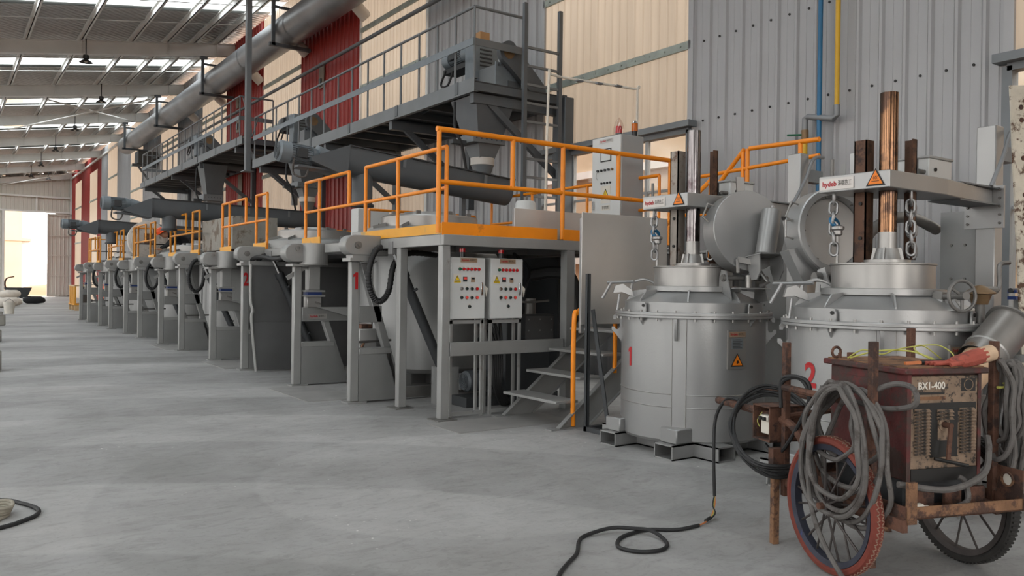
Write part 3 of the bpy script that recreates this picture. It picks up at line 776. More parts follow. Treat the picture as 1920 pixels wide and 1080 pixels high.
# ---- discharge hoppers below the feeders
def hopper(label, x, y, zt, zb):
    t = thing('discharge_hopper', label, 'hopper', (x, y, zb), 0, 'hoppers under the feeders'); h = zt - zb
    def frus(z0, s0, z1, s1):
        m = MB(); m.add([(sx * s, sy * s, z) for z, s in ((z0, s0), (z1, s1)) for sx, sy in ((-1, -1), (1, -1), (1, 1), (-1, 1))], [(3, 2, 1, 0), (4, 5, 6, 7), (0, 1, 5, 4), (1, 2, 6, 5), (2, 3, 7, 6), (3, 0, 4, 7)]); return m
    frus(h * 0.52, 0.24, h, 0.40).build('bin', 'dark_steel', t, smooth=False)
    MB().box(-0.36, 0.28, -0.28, 0.28, h * 0.44, h * 0.54).build('gate_valve', 'mid_steel', t, bev=0.006)
    MB().box(-0.62, -0.36, -0.06, 0.06, h * 0.42, h * 0.47).build('valve_cylinder', 'deck_dark', t)
    for i in range(6): MB().cyl((-0.3 + 0.1 * i, -0.28, h * 0.49), (-0.3 + 0.1 * i, -0.29, h * 0.49), 0.013, n=6).build('bolt', 'deck_dark', t)
    frus(h * 0.27, 0.15, h * 0.44, 0.22).build('lower_cone', 'mid_steel', t, smooth=False)
    MB().lathe([(0.19, h * 0.19), (0.205, h * 0.19), (0.205, h * 0.28), (0.19, h * 0.28)], n=24, closed=True).build('fabric_collar', 'fabric_pale', t)
    MB().lathe([(0.11, 0), (0.19, h * 0.19), (0.1, h * 0.19)], n=24).build('inlet_cone', 'mid_steel', t)
    MB().tube(spline([(-0.5, 0.1, h * 0.95), (-0.55, 0.0, h * 0.6), (-0.45, -0.05, h * 0.42), (-0.3, -0.02, -0.02)], 8), 0.025, n=7).build('hose', 'black_rubber', t)
    return t

# ---- inclined screw conveyors feeding the furnaces
def conveyor(label, y, x0, z0, x1, z1, xs, zs):
    """U trough from discharge end (x0, z0 = trough top) down to the feed end (x1, z1); spout at xs down to zs"""
    t = thing('screw_conveyor', label, 'conveyor', (x0, y, z0), 0, 'screw conveyors over the furnaces')
    L = math.hypot(x1 - x0, z1 - z0); th = math.atan2(z1 - z0, x1 - x0); M = Matrix.Rotation(-th, 3, 'Y')
    r = 0.21
    prof = [(-r, 0.0)] + [(-r * math.cos(PI * i / 14), -0.2 - r * math.sin(PI * i / 14)) for i in range(15)] + [(r, 0.0)]
    vs = []; 
    for xx in (0, L):
        for a, b in prof: vs.append(M @ Vector((xx, a, b)))
    k = len(prof); mb = MB().add(vs, [(i, i + 1, k + i + 1, k + i) for i in range(k - 1)] + [tuple(range(k)), tuple(range(k, 2 * k))])
    mb.build('trough', 'dark_steel', t)
    c = MB(); c.add([M @ Vector(v) for v in ((0, -r - .04, 0), (L, -r - .04, 0), (L, r + .04, 0), (0, r + .04, 0), (0, -r - .04, .02), (L, -r - .04, .02), (L, r + .04, .02), (0, r + .04, .02))], [(3, 2, 1, 0), (4, 5, 6, 7), (0, 1, 5, 4), (1, 2, 6, 5), (2, 3, 7, 6), (3, 0, 4, 7)]); c.build('cover_strip', 'deck_dark', t)
    # tapered drive housing and motor on the discharge end
    hp = [(0, 0.02), (0, -0.44), (-0.18, -0.41), (-0.56, -0.32), (-0.58, -0.27)]
    m2 = MB(); m2.prism(hp, M @ Vector((0, r + 0.03, 0)), M @ Vector((1, 0, 0)), M @ Vector((0, 0, 1)), 2 * r + 0.06); m2.build('drive_housing', 'dark_steel', t, smooth=False)
    motor(t, (-0.98, 0, -0.14), M @ Vector((1, 0, 0)), 0.155, 0.56)
    MB().cyl((-0.43, 0, -0.15), (-0.18, 0, -0.18), 0.15, 0.10, n=18).build('reducer', 'motor_grey', t)
    MB().bar((-0.75, 0, -0.34), (-0.2, 0, -0.37), 0.3, 0.03).build('motor_shelf', 'dark_steel', t)
    MB().tube(spline([(-0.8, -0.1, -0.24), (-0.82, -0.14, -0.46), (-0.66, -0.16, -0.5), (-0.58, -0.1, -0.34)], 8), 0.016, n=6).build('cable', 'cable_grey', t)
    s = xs - x0; zt = -0.25 + s * math.tan(th)
    MB().cyl((s, 0, zs - z0), (s, 0, zt), 0.155, n=24).build('discharge_spout', 'dark_steel', t)
    MB().cyl((s, 0, zs - z0 - 0.02), (s, 0, zs - z0 + 0.02), 0.18, n=24).build('spout_flange', 'deck_dark', t)
    MB().cyl(M @ Vector((L, 0, -0.2)), M @ Vector((L + 0.1, 0, -0.2)), 0.07, n=14).build('bearing', 'motor_grey', t)
    for i in range(3):
        xx = L * (0.3 + 0.25 * i); MB().bar(M @ Vector((xx, -r - 0.05, -0.02)), M @ Vector((xx, -r - 0.05, -0.16)), 0.05, 0.012, (0, 1, 0)).build('clip', 'mid_steel', t)
    MB().bar((L * 0.72, 0.1, -0.42), (L * 0.72, 0.1, -0.95), 0.08, 0.08).build('support_leg', 'dark_steel', t)
    return t
conveyor('near dark screw conveyor with round grey motor above the front platform', 11.4, 4.9, 3.5, 7.86, 3.24, 5.2, 2.66)
conveyor('second dark screw conveyor passing behind the concrete-grey crate', 19.9, 3.88, 3.33, 7.8, 3.24, 4.28, 2.66)
conveyor('farthest dark screw conveyor near the gable wall', 28.8, 4.05, 3.36, 8.0, 3.24, 4.45, 2.66)
hopper('hopper with pale fabric collar beneath the near walkway end', 7.55, 11.7, 4.62, 3.26)
hopper('hopper feeding the second screw conveyor under the walkway', 7.58, 19.9, 4.62, 3.26)
hopper('hopper feeding the farthest screw conveyor under the high walkway', 7.6, 28.85, 5.44, 3.26)
mat('plate_floor', rgb(150, 148, 145), 0.5, 0.15, 0.12, 3.0)
# ================================================================= FURNACE ROW
YP = [9.49 + 4.43 * i for i in range(6)]          # bearing stands; the jack stands follow 2.0 m further on
ORD = ['first', 'second', 'third', 'fourth', 'fifth', 'last']
# ---- stand with pill shaped bearing housing (local origin = foot of the post, plane xz, thickness along y)
def pill(mb, x0, x1, zc, r, y0, y1, n=12):
    pts = [(x0 + r + r * math.cos(rad(90 + 180 * i / n)), zc + r * math.sin(rad(90 + 180 * i / n))) for i in range(n + 1)]
    pts += [(x1, zc - r), (x1, zc + r)]
    mb.prism(pts, (0, y1, 0), (1, 0, 0), (0, 0, 1), y1 - y0); return mb
def bearing_stand(t):
    MB().box(0, 0.11, 0.09, 0.2, 0.02, 1.76).build('post', 'stand_worn', t, bev=0.008)
    MB().box(-0.05, 0.2, 0.04, 0.25, 0, 0.02).build('foot_plate', 'stand_worn', t)
    MB().box(-0.06, 0.26, -0.01, 0.24, 1.76, 1.80).build('head_plate', 'stand_worn', t)
    MB().box(-0.02, 0.22, 0.01, 0.21, 1.80, 1.845).build('packing_plate', 'stand_worn', t)
    h = pill(MB(), -0.13, 0.46, 1.96, 0.125, 0.0, 0.2).build('bearing_housing', 'stand_worn', t, bev=0.01)
    MB().cyl((0.04, 0.0, 1.96), (0.04, -0.03, 1.96), 0.045, n=14).build('bearing_cap', 'steel_raw', h)
    MB().cyl((0.04, -0.03, 1.96), (0.04, -0.05, 1.96), 0.02, n=6).build('grease_nipple', 'steel_raw', h)
    MB().bar((0.17, 0.14, 1.74), (0.70, 0.14, 0.05), 0.09, 0.1, (0, 1, 0)).build('diagonal_leg', 'stand_grey', t, bev=0.006)
    MB().box(0.11, 0.42, 0.09, 0.18, 1.0, 1.21).build('cross_bar', 'stand_grey', t, bev=0.006)
    MB().prism([(0.11, 0.02), (0.70, 0.02), (0.55, 0.60), (0.11, 0.60)], (0, 0.21, 0), (1, 0, 0), (0, 0, 1), 0.12).build('base_box', 'stand_grey', t)
    MB().box(0.11, 0.55, 0.08, 0.22, 0.60, 0.68).build('base_lip', 'stand_worn', t, bev=0.006)
    MB().box(0.72, 1.3, 0.10, 0.18, 0.02, 0.16).build('floor_tie', 'steel_raw', t)
    r = MB().cyl((0.15, 0.3, 0.74), (0.75, 0.5, 0.74), 0.016, n=8).build('tie_rod', 'steel_raw', t)
    MB().box(0.13, 0.18, 0.24, 0.34, 0.70, 0.80).build('clevis', 'stand_grey', r)
def jack_stand(t, brand=False):
    MB().box(0, 0.11, 0.07, 0.18, 0.02, 1.72).build('post', 'stand_worn', t, bev=0.008)
    MB().box(-0.04, 0.2, 0.03, 0.22, 0, 0.02).build('foot_plate', 'stand_worn', t)
    MB().box(-0.07, 0.36, -0.04, 0.24, 1.72, 1.755).build('head_plate', 'stand_worn', t)
    hd = pill(MB(), -0.17, 0.25, 1.91, 0.13, 0.0, 0.22, 8).build('head_box', 'stand_worn', t, bev=0.012)
    MB().cyl((0.28, 0.03, 1.76), (0.28, 0.03, 2.055), 0.19, n=28).build('drum', 'stand_worn', hd, bev=0.006)
    MB().lathe([(0.025, 0), (0.04, 0), (0.04, 0.015), (0.025, 0.015)], (0.02, -0.01, 1.98), n=14, M=Matrix.Rotation(PI / 2, 3, 'X'), closed=True).build('lifting_eye', 'brushed_steel', hd)
    MB().cyl((0.28, 0.05, 1.745), (0.28, 0.05, 1.765), 0.205, n=28).build('drum_flange', 'stand_worn', hd)
    j = MB(); j.box(0.19, 0.36, 0.0, 0.16, 1.38, 1.76); j.build('jack_column', 'stand_worn', t, bev=0.006)
    MB().box(0.13, 0.42, -0.04, 0.2, 1.355, 1.38).build('column_flange', 'stand_worn', t)
    MB().box(0.17, 0.38, -0.01, 0.17, 1.31, 1.355).build('load_pad', 'machine_blue', t)
    MB().box(0.13, 0.42, -0.04, 0.2, 1.285, 1.31).build('column_flange', 'stand_worn', t)
    MB().box(0.17, 0.38, 0.0, 0.16, 1.13, 1.285).build('load_block', 'brushed_steel', t, bev=0.006)
    MB().cyl((0.28, -0.005, 1.21), (0.36, -0.03, 1.18), 0.012, n=6).build('pin', 'steel_raw', t)
    MB().box(0.11, 0.88, 0.04, 0.16, 0.93, 1.13).build('cross_bar', 'stand_grey', t, bev=0.006)
    MB().prism([(0.30, 1.135), (0.88, 1.135), (0.88, 0.97)], (0, 0.04, 0), (1, 0, 0), (0, 0, 1), 0.10).build('gusset', 'stand_worn', t)
    MB().bar((0.48, 0.12, 0.94), (0.80, 0.12, 0.04), 0.09, 0.1, (0, 1, 0)).build('diagonal_leg', 'stand_grey', t, bev=0.006)
    MB().prism([(0.11, 0.02), (0.80, 0.02), (0.60, 0.56), (0.11, 0.56)], (0, 0.18, 0), (1, 0, 0), (0, 0, 1), 0.12).build('base_box', 'stand_grey', t)
    MB().box(0.11, 0.61, 0.05, 0.19, 0.56, 0.63).build('base_lip', 'stand_worn', t, bev=0.006)
    MB().bar((-0.1, 0.1, 1.55), (0.28, 0.1, 1.78), 0.03, 0.06).build('head_brace', 'stand_worn', t)
s0 = thing('bearing_stand', 'grey bearing stand with red number 1 next to the front platform', 'stand', (4.15, YP[0] - 0.2, 0), 0, 'bearing stands of the furnace row')
bearing_stand(s0)
LB = ['', 'grey bearing stand with red number 2 beside the dark hanging sheet', 'third grey bearing stand counted from the front platform', 'fourth grey bearing stand counted from the front platform', 'fifth grey bearing stand counted from the front platform', 'last bearing stand at the far end of the row']
bs = [s0] + [dup(s0, (4.15, YP[i] - 0.2, 0), None, LB[i]) for i in range(1, 6)]
j0 = thing('jack_stand', 'first grey jack stand with brand plate on its cross bar', 'stand', (4.15, YP[0] + 1.8, 0), 0, 'jack stands of the furnace row')
jack_stand(j0)
LJ = ['', 'second grey jack stand from the front, just past the dark hanging sheet', 'third grey jack stand counted from the front platform', 'fourth grey jack stand counted from the front platform', 'fifth grey jack stand counted from the front platform', 'farthest jack stand standing next to the yellow rack']
js = [j0] + [dup(j0, (4.15, YP[i] + 1.8, 0), None, LJ[i]) for i in range(1, 6)]
text_part('1', 0.30, 'red_mark', s0, (0.055, 0.087, 1.52), (1, 0, 0), (0, 0, 1), 0.065, 'number_mark')
text_part('2', 0.30, 'red_mark', bs[1], (0.055, 0.087, 1.52), (1, 0, 0), (0, 0, 1), 0.085, 'number_mark')
brand_plate(j0, (0.34, 0.036, 1.0), (1, 0, 0), (0, 0, 1), 0.28, 0.07)

# ---- corrugated black hoses looping at the bearing stands
def hose(name, label, pts, r=0.03, cat='hose', m='black_rubber', ribs=True, grp='corrugated hoses'):
    p = spline(pts, 14); rr = [r * (1.12 if (i % 2 == 0 and ribs) else 0.92) for i in range(len(p))]
    return tag(MB().tube(p, rr, n=10).build(name, m), label, cat, grp)
for i in range(6):
    y = YP[i]
    hose('corrugated_hose', 'black corrugated hose looping at the %s bearing stand' % ORD[i], [(4.62, y - 0.27, 1.93), (4.40, y - 0.29, 1.91), (4.29, y - 0.30, 1.62), (4.33, y - 0.31, 1.36), (4.44, y - 0.32, 1.27), (4.56, y - 0.31, 1.40), (4.64, y - 0.30, 1.74), (4.9, y - 0.2, 1.88), (5.4, y + 0.0, 1.88)], 0.036)
# ---- tilting furnaces
def furnace(t):
    MB().lathe([(0.0, 0.28), (0.95, 0.28), (1.0, 0.34), (1.0, 1.9), (0.97, 1.95), (0.9, 2.0)], n=40).build('drum', 'stand_grey', t)
    MB().lathe([(0.95, 1.94), (0.95, 2.22), (0.93, 2.25), (0.72, 2.30), (0.70, 2.30)], n=40).build('upper_ring', 'stand_worn', t)
    c = MB().lathe([(0.70, 2.26), (0.70, 2.44), (0.68, 2.46), (0.40, 2.48), (0.38, 2.52), (0.0, 2.53)], n=44).build('lid', 'brushed_steel', t)
    for k in range(8):
        a = k * PI / 4; MB().box(-0.03, 0.03, -0.02, 0.02, 0, 0.05, Matrix.Translation((0.58 * math.cos(a), 0.58 * math.sin(a), 2.465))).build('lid_clamp', 'steel_raw', c)
    for k in range(10):
        a = k * PI / 5; MB().bar((0.70 * math.cos(a), 0.70 * math.sin(a), 2.32), (0.9 * math.cos(a), 0.9 * math.sin(a), 2.26), 0.015, 0.07).build('rib', 'stand_worn', t)
    MB().box(-1.15, -0.8, -0.16, 0.16, 2.06, 2.2).build('pour_spout', 'stand_worn', t, bev=0.01)
    MB().box(-1.05, 1.05, -0.08, 0.08, 0.06, 0.28).build('cradle_beam', 'stand_grey', t)
    MB().box(-0.08, 0.08, -1.05, 1.05, 0.06, 0.28).build('cradle_beam', 'stand_grey', t)
    for sx in (-0.75, 0.75):
        for sy in (-0.75, 0.75): MB().box(sx - 0.05, sx + 0.05, sy - 0.05, sy + 0.05, 0, 0.29).build('cradle_foot', 'stand_grey', t)
    MB().tube([(-0.98, -0.25, 1.8), (-1.03, -0.25, 1.75), (-1.03, -0.25, 0.5)], 0.02, n=7).build('gauge_pipe', 'stand_grey', t)
    return t
fl = ['tilting furnace drum in the front platform beside the control boxes', 'second tilting furnace behind the dark hanging sheet', 'third tilting furnace by the pale crate', 'fourth tilting furnace beside the crouching worker', 'fifth tilting furnace just past the raised round cover', 'last tilting furnace by the far conveyor']
f0 = furnace(thing('tilting_furnace', fl[0], 'furnace', (5.85, YP[0] + 0.98, 0), 0, 'tilting furnaces'))
for i in range(1, 6): dup(f0, (5.85, YP[i] + 0.98, 0), None, fl[i])
# hydraulic tilt cylinders
def tilt(i):
    y = YP[i] - 0.56
    t = thing('tilt_cylinder', 'dark slanted hydraulic cylinder at the %s furnace' % ORD[i], 'cylinder', (4.52, y, 0), 0, 'hydraulic tilt cylinders')
    MB().cyl((0.1, 0, 1.62), (0.62, -0.1, 0.42), 0.062, n=16).build('barrel', 'deck_dark', t)
    MB().cyl((0.0, 0.02, 1.85), (0.1, 0, 1.62), 0.03, n=12).build('rod', 'chrome', t)
    MB().cyl((0.09, 0.002, 1.64), (0.125, -0.004, 1.56), 0.075, n=16).build('gland', 'deck_dark', t)
    MB().box(0.52, 0.80, -0.2, 0.0, 0.0, 0.46).build('pivot_bracket', 'stand_grey', t)
    MB().box(-0.06, 0.06, -0.04, 0.08, 1.85, 2.0).build('top_clevis', 'stand_grey', t)
    for a in (0.2, 0.85):
        p = Vector((0.1, 0, 1.62)).lerp(Vector((0.62, -0.1, 0.42)), a); MB().cyl(p, p + Vector((0.04, -0.09, 0.05)), 0.018, n=8).build('port', 'deck_dark', t)
for i in range(6): tilt(i)

# ---- platform decks with toe boards
def deck(i):
    y0 = 7.68 if i == 0 else YP[i] - 1.86; y1 = YP[i] + 2.55
    t = thing('furnace_platform', ['front furnace platform carried by bare steel posts', 'second furnace platform above the dark hanging sheet', 'third furnace platform along the row', 'fourth furnace platform where the crouching worker is', 'fifth furnace platform along the row', 'last furnace platform near the gable'][i], 'platform', (4.47, y0, 0), 0, 'furnace platforms')
    L = y1 - y0; c = YP[i] + 0.98 - y0; xe = 3.55
    zt = 2.05
    # plates around the furnace mouth
    MB().box(0.05, xe, 0.05, c - 1.02 - 0.02, zt - 0.012, zt).build('deck_plate', 'steel_raw', t, smooth=False); MB().box(0.40, xe, c + 1.02, L - 0.02, zt - 0.012, zt).build('deck_plate', 'steel_raw', t, smooth=False)
    s0_ = YP[i] - y0
    MB().box(0.05, 0.34, c - 1.02 if c - 1.02 > s0_ + 0.1 else s0_ + 0.1, s0_ + 1.52, zt - 0.012, zt).build('deck_plate', 'steel_raw', t)
    MB().box(2.42, xe, c - 1.02, c + 1.02, zt - 0.012, zt).build('deck_plate', 'steel_raw', t)
    for ya, yb in ((0.0 if i else 0.08, s0_ - 0.25), (s0_ + 0.05, s0_ + 1.55), (s0_ + 2.1, L)): MB().box(0.0, 0.08, ya, yb, zt - 0.13, zt - 0.012).build('edge_beam', 'stand_worn', t, bev=0.004)
    MB().box(xe - 0.08, xe, 0, L, zt - 0.13, zt - 0.012).build('edge_beam', 'stand_worn', t, bev=0.004)
    MB().box(0, xe, -0.0, 0.08, zt - 0.13, zt - 0.012).build('front_beam', 'stand_worn', t, bev=0.004)
    MB().box(0, xe, L - 0.1, L - 0.02, zt - 0.13, zt - 0.012).build('rear_beam', 'stand_worn', t)
    for yy in (c - 1.06, c + 1.06): MB().box(0.08, xe - 0.08, yy - 0.04, yy + 0.04, zt - 0.13, zt - 0.012).build('joist', 'stand_grey', t)
    for xx in (1.2, 2.4):
        MB().box(xx - 0.04, xx + 0.04, 0.08, max(0.3, c - 1.1), zt - 0.13, zt - 0.012).build('joist', 'stand_grey', t)
    post_y = (0.08, 1.08) if i == 0 else ()
    for k, yy in enumerate(post_y):
        w = 0.052
        MB().box(0.0 + 0.005, 2 * w, yy - w, yy + w, 0.012, zt - 0.13).build('post', 'stand_worn', t, bev=0.006)
        MB().box(-0.07, 2 * w + 0.07, yy - w - 0.07, yy + w + 0.07, 0, 0.012).build('foot_plate', 'steel_raw', t)
    for xx in (3.4,):
        for yy in (0.1, L - 0.2): MB().box(xx - 0.07, xx + 0.07, yy - 0.07, yy + 0.07, 0, zt - 0.13).build('post', 'stand_grey', t)
    return t
decks = [deck(i) for i in range(6)]
# front cross bar between the control boxes and the stairs
MB().box(0.11, 1.70, 0.02, 0.08, 0.70, 0.85).build('cross_bar', 'stand_worn', decks[0], bev=0.004)
MB().box(1.72, 1.84, 0.0, 0.12, 0.0, 1.92).build('post', 'stand_grey', decks[0])

# ---- guard rails on the furnace row
def rail_seg(t, p, q, r=0.024, nm='top_rail', m='orange_paint'): return MB().cyl(p, q, r, n=12).build(nm, m, t)
def row_rail(i):
    if i == 0: P = [(7.74, 1), (8.9, 1), (9.82, 1), (10.35, 2), (11.41, 1), (11.95, 1)]
    else: P = [(YP[i] - 0.18, 1), (YP[i] + 0.4, 1), (YP[i] + 1.0, 2), (YP[i] + 2.03, 1), (YP[i] + 2.5, 1)]
    m = 'orange_paint' if i < 2 else 'old_rail'
    lab = ['orange guard rail along the aisle side of the front platform', 'orange guard rail of the second platform with a gap in its top bar', 'orange guard rail of the third platform before the pale crate', 'worn orange guard rail in front of the crouching worker', 'worn orange guard rail of the fifth platform', 'far worn orange guard rail nearest the gable'][i]
    t = thing('guard_rail', lab, 'railing', (4.53, 0, 2.05), 0, 'aisle guard rails')
    for y, k in P:
        z0 = 0.0 if k == 1 else 0.5
        MB().cyl((0, y, z0), (0, y, 0.95), 0.024, n=12).build('post', m, t)
    a = [p for p in P if p[1] == 1 and p[0] < YP[i] + 0.6]; b = [p for p in P if p[0] > YP[i] + 0.6]
    rail_seg(t, (0, a[0][0], 0.95), (0, a[-1][0], 0.95), m=m); rail_seg(t, (0, b[0][0], 0.95), (0, b[-1][0], 0.95), m=m)
    rail_seg(t, (0, P[0][0], 0.5), (0, P[-1][0], 0.5), 0.022, 'mid_rail', m)
    for s in (a, b):
        y0, y1 = s[0][0], s[-1][0]
        if s is b: y0 = YP[i] + 1.85
        MB().box(-0.035, -0.028, y0 - 0.05, y1 + 0.05, 0.0, 0.11).build('toe_board', 'yellow_toe', t)
for i in range(6): row_rail(i)
t = thing('guard_rail', 'tall orange guard rail across the front of the front platform', 'railing', (4.42, 7.72, 2.05))
for xx, z0 in ((0, 0), (0.98, 0.56), (1.72, 0), (2.62, 0.56), (3.55, 0)): MB().cyl((xx, 0, z0), (xx, 0, 1.13), 0.028, n=12).build('post', 'orange_paint', t)
rail_seg(t, (-0.03, 0, 1.13), (3.57, 0, 1.13), 0.03); rail_seg(t, (0, 0, 0.56), (3.55, 0, 0.56), 0.027, 'mid_rail')
MB().box(0.03, 1.62, -0.035, -0.028, -0.02, 0.12).build('toe_board', 'orange_paint', t)
MB().box(1.72, 2.2, -0.035, -0.028, -0.02, 0.12).build('toe_board', 'orange_paint', t)
# rail along the wall side of the platforms and cross rails between them
t = thing('guard_rail', 'orange guard rail along the wall side of the front platform', 'railing', (7.95, 7.8, 2.05))
for y in (0.1, 1.6, 3.0, 4.2): MB().cyl((0, y, 0), (0, y, 0.95), 0.022, n=10).build('post', 'orange_paint', t)
rail_seg(t, (0, 0.1, 0.95), (0, 4.2, 0.95), 0.024); rail_seg(t, (0, 0.1, 0.5), (0, 4.2, 0.5), 0.022, 'mid_rail')
t = thing('guard_rail', 'low orange rail between the near conveyor and the white tank', 'railing', (5.6, 12.0, 2.05))
for xx in (0, 0.7, 1.3, 2.0): MB().cyl((xx, 0, 0), (xx, 0, 0.62), 0.022, n=10).build('post', 'orange_paint', t)
rail_seg(t, (0, 0, 0.62), (2.0, 0, 0.62), 0.022)
t = thing('guard_rail', 'low orange rail in front of the dark red wall sheets', 'railing', (6.2, 16.45, 2.05))
for xx in (0, 0.8, 1.6): MB().cyl((xx, 0, 0), (xx, 0, 0.55), 0.022, n=10).build('post', 'orange_paint', t)
rail_seg(t, (0, 0, 0.55), (1.6, 0, 0.55), 0.022)
for i, y in enumerate((25.6, 34.0)):
    t = thing('guard_rail', ['black and orange cross rail behind the raised round cover', 'thin far cross rail at the end of the last platform'][i], 'railing', (4.55, y, 2.05))
    for k in range(5): MB().cyl((0.55 * k, 0, 0), (0.55 * k, 0, 0.95), 0.022, n=8).build('post', 'black_gloss' if k % 2 else 'old_rail', t)
    for z in (0.5, 0.95): rail_seg(t, (0, 0, z), (2.2, 0, z), 0.02, 'rail', 'black_gloss' if z < 0.6 else 'old_rail')

# ---- dark sheet hanging between the first jack stand and the second bearing stand
t = thing('hanging_sheet', 'dark steel sheet screening the second furnace beside stand number 2', 'panel', (4.15, 13.4, 0))
MB().box(0.02, 1.7, 0.0, 0.02, 0.80, 1.76).build('upper_sheet', 'panel_dark', t)
MB().prism([(0.10, 0.03), (1.7, 0.03), (1.7, 0.82), (0.03, 0.82)], (0, -0.01, 0), (1, 0, 0), (0, 0, 1), 0.02).build('lower_sheet', 'panel_dark', t)
MB().box(-0.02, 1.7, -0.03, 0.03, 1.76, 1.83).build('hanging_bar', 'stand_grey', t)
MB().tube(spline([(0.0, -0.02, 1.78), (0.0, -0.03, 1.2), (0.03, -0.05, 1.02), (0.02, -0.03, 0.85), (0.10, -0.03, 0.02)], 6), 0.026, n=7).build('edge_tube', 'stand_worn', t)
hose('corrugated_hose', 'black hose bundle running over the dark hanging sheet', [(4.25, 14.0, 1.78), (4.3, 13.5, 1.9), (4.4, 12.9, 1.86), (4.45, 12.4, 1.9), (4.8, 12.1, 1.95)], 0.035)
# small junction box between stands
t = thing('junction_box', 'small pale junction box with rusty fittings between the first two stands', 'box', (4.55, 10.0, 0.6))
MB().box(0, 0.25, 0, 0.3, 0.0, 0.28).build('housing', 'box_side', t, bev=0.01)
MB().box(0.05, 0.2, 0.05, 0.25, 0.28, 0.34).build('gland_block', 'rust', t)
MB().tube(spline([(0.05, -0.02, 0.1), (0.0, -0.08, 0.0), (0.1, -0.05, -0.15), (0.2, 0.05, -0.1)], 5), 0.018, n=6).build('cable', 'rust_light', t)
MB().box(0.08, 0.16, 0.1, 0.2, -0.6, 0.0).build('stem', 'stand_grey', t)
# steel floor plates by the pits
for i, (x0, x1, y0, y1) in enumerate(((4.25, 5.75, 6.95, 7.62), (3.75, 4.5, 9.75, 11.3), (3.95, 4.5, 14.1, 15.6), (3.95, 4.6, 18.6, 20.1))):
    tag(MB().box(x0, x1, y0, y1, 0, 0.006).build('floor_plate', 'plate_floor'), ['thin steel plate on the floor before the control boxes', 'thin steel plate on the floor between the first two stands', 'thin steel plate on the floor by the third stand pair', 'thin steel plate on the floor by the fifth stand'][i], 'plate')

# ---- control boxes on their frame
def control_box(label, x, lit):
    t = thing('control_box', label, 'control box', (x, 7.80, 0), 0, 'control boxes under the front platform'); W = 0.46; D = 0.17
    bd = MB().box(0, W, 0.012, D, 1.10, 1.80).build('housing', 'box_side', t, bev=0.006)
    d = MB().box(0.006, W - 0.006, -0.006, 0.012, 1.105, 1.795).build('door', 'box_white', t, bev=0.004)
    h = MB().box(W - 0.065, W - 0.035, -0.022, -0.006, 1.37, 1.52).build('handle', 'chrome', t, bev=0.006)
    MB().cyl((W - 0.05, -0.022, 1.40), (W - 0.05, -0.027, 1.40), 0.008, n=10).build('keyhole', 'ink_black', h)
    brand_plate(t, (0.235, -0.009, 1.765), (1, 0, 0), (0, 0, 1), 0.22, 0.05, 'label_tan')
    def knob(xx, z, m, r=0.017, ring='chrome'):
        k = MB().cyl((xx, -0.006, z), (xx, -0.016, z), r * 1.15, n=14).build('button_ring', ring, t)
        MB().cyl((xx, -0.016, z), (xx, -0.03, z), r * 0.92, n=14).build('button_cap', m, k)
        MB().box(xx - 0.02, xx + 0.02, -0.008, -0.006, z + 0.022, z + 0.032).build('tag_strip', 'pale_plastic', t)
    for i in range(6): knob(0.115 + 0.05 * i, 1.665, 'green_button' if i == 0 else 'red_button')
    for i in range(3): knob(0.14 + 0.068 * i, 1.445, 'dark_knob' if i else 'chrome')
    knob(0.344, 1.445, 'red_button')
    for i in range(4): knob(0.14 + 0.068 * i, 1.345, 'red_lit' if i % 2 else 'dark_knob')
    knob(0.245, 1.245, 'dark_knob')
    s = MB().box(0.035, 0.135, -0.009, -0.006, 1.505, 1.605).build('warning_label', 'pale_plastic', t)
    triangle_sign(t, (0.085, -0.009, 1.567), (1, 0, 0), (0, 0, 1), 0.062, 'sign_yellow', 'bolt')
    MB().box(0.043, 0.127, -0.0105, -0.009, 1.512, 1.535).build('label_band', 'sign_yellow', s)
    text_part('\u6709\u7535\u5371\u9669', 0.02, 'ink_black', s, (0.085, -0.0115, 1.523), (1, 0, 0), (0, 0, 1), 0.07)
    m1 = MB().box(0.16, 0.21, -0.016, -0.006, 1.525, 1.58).build('meter', 'screen', t); MB().box(0.165, 0.205, -0.018, -0.016, 1.55, 1.575).build('meter_display', 'red_lit', m1)
    m2 = MB().box(0.265, 0.315, -0.014, -0.006, 1.52, 1.575).build('meter', 'label_tan', t); MB().box(0.272, 0.308, -0.016, -0.014, 1.552, 1.57).build('meter_display', 'screen', m2)
    for xx in (0.01, W - 0.04):
        for yy in (0.01, D - 0.04): MB().box(xx, xx + 0.03, yy, yy + 0.03, 0.0, 1.10).build('leg', 'stand_worn', t)
    MB().box(0.01, W - 0.01, 0.01, 0.04, 1.05, 1.09).build('frame_bar', 'stand_worn', t)
    MB().box(0.04, W - 0.04, 0.01, 0.04, 0.02, 0.06).build('frame_bar', 'stand_worn', t)
    MB().cyl((0.2, 0.08, 1.80), (0.2, 0.08, 1.86), 0.03, n=12).build('beacon_stem', 'black_gloss', t)
    MB().cyl((0.2, 0.08, 1.86), (0.2, 0.08, 1.90), 0.035, n=12).build('beacon', 'beacon_red', t)
    MB().prism([(0, 0), (0.06, -0.05), (0.04, -0.15)], (W, 0.06, 1.5), (1, 0, 0), (0, 0, 1), 0.03).build('side_plug', 'pale_plastic', t)
    return t
control_box('white control box nearest the platform corner post', 4.63, True)
control_box('white control box next to the dark machinery under the platform', 5.16, True)

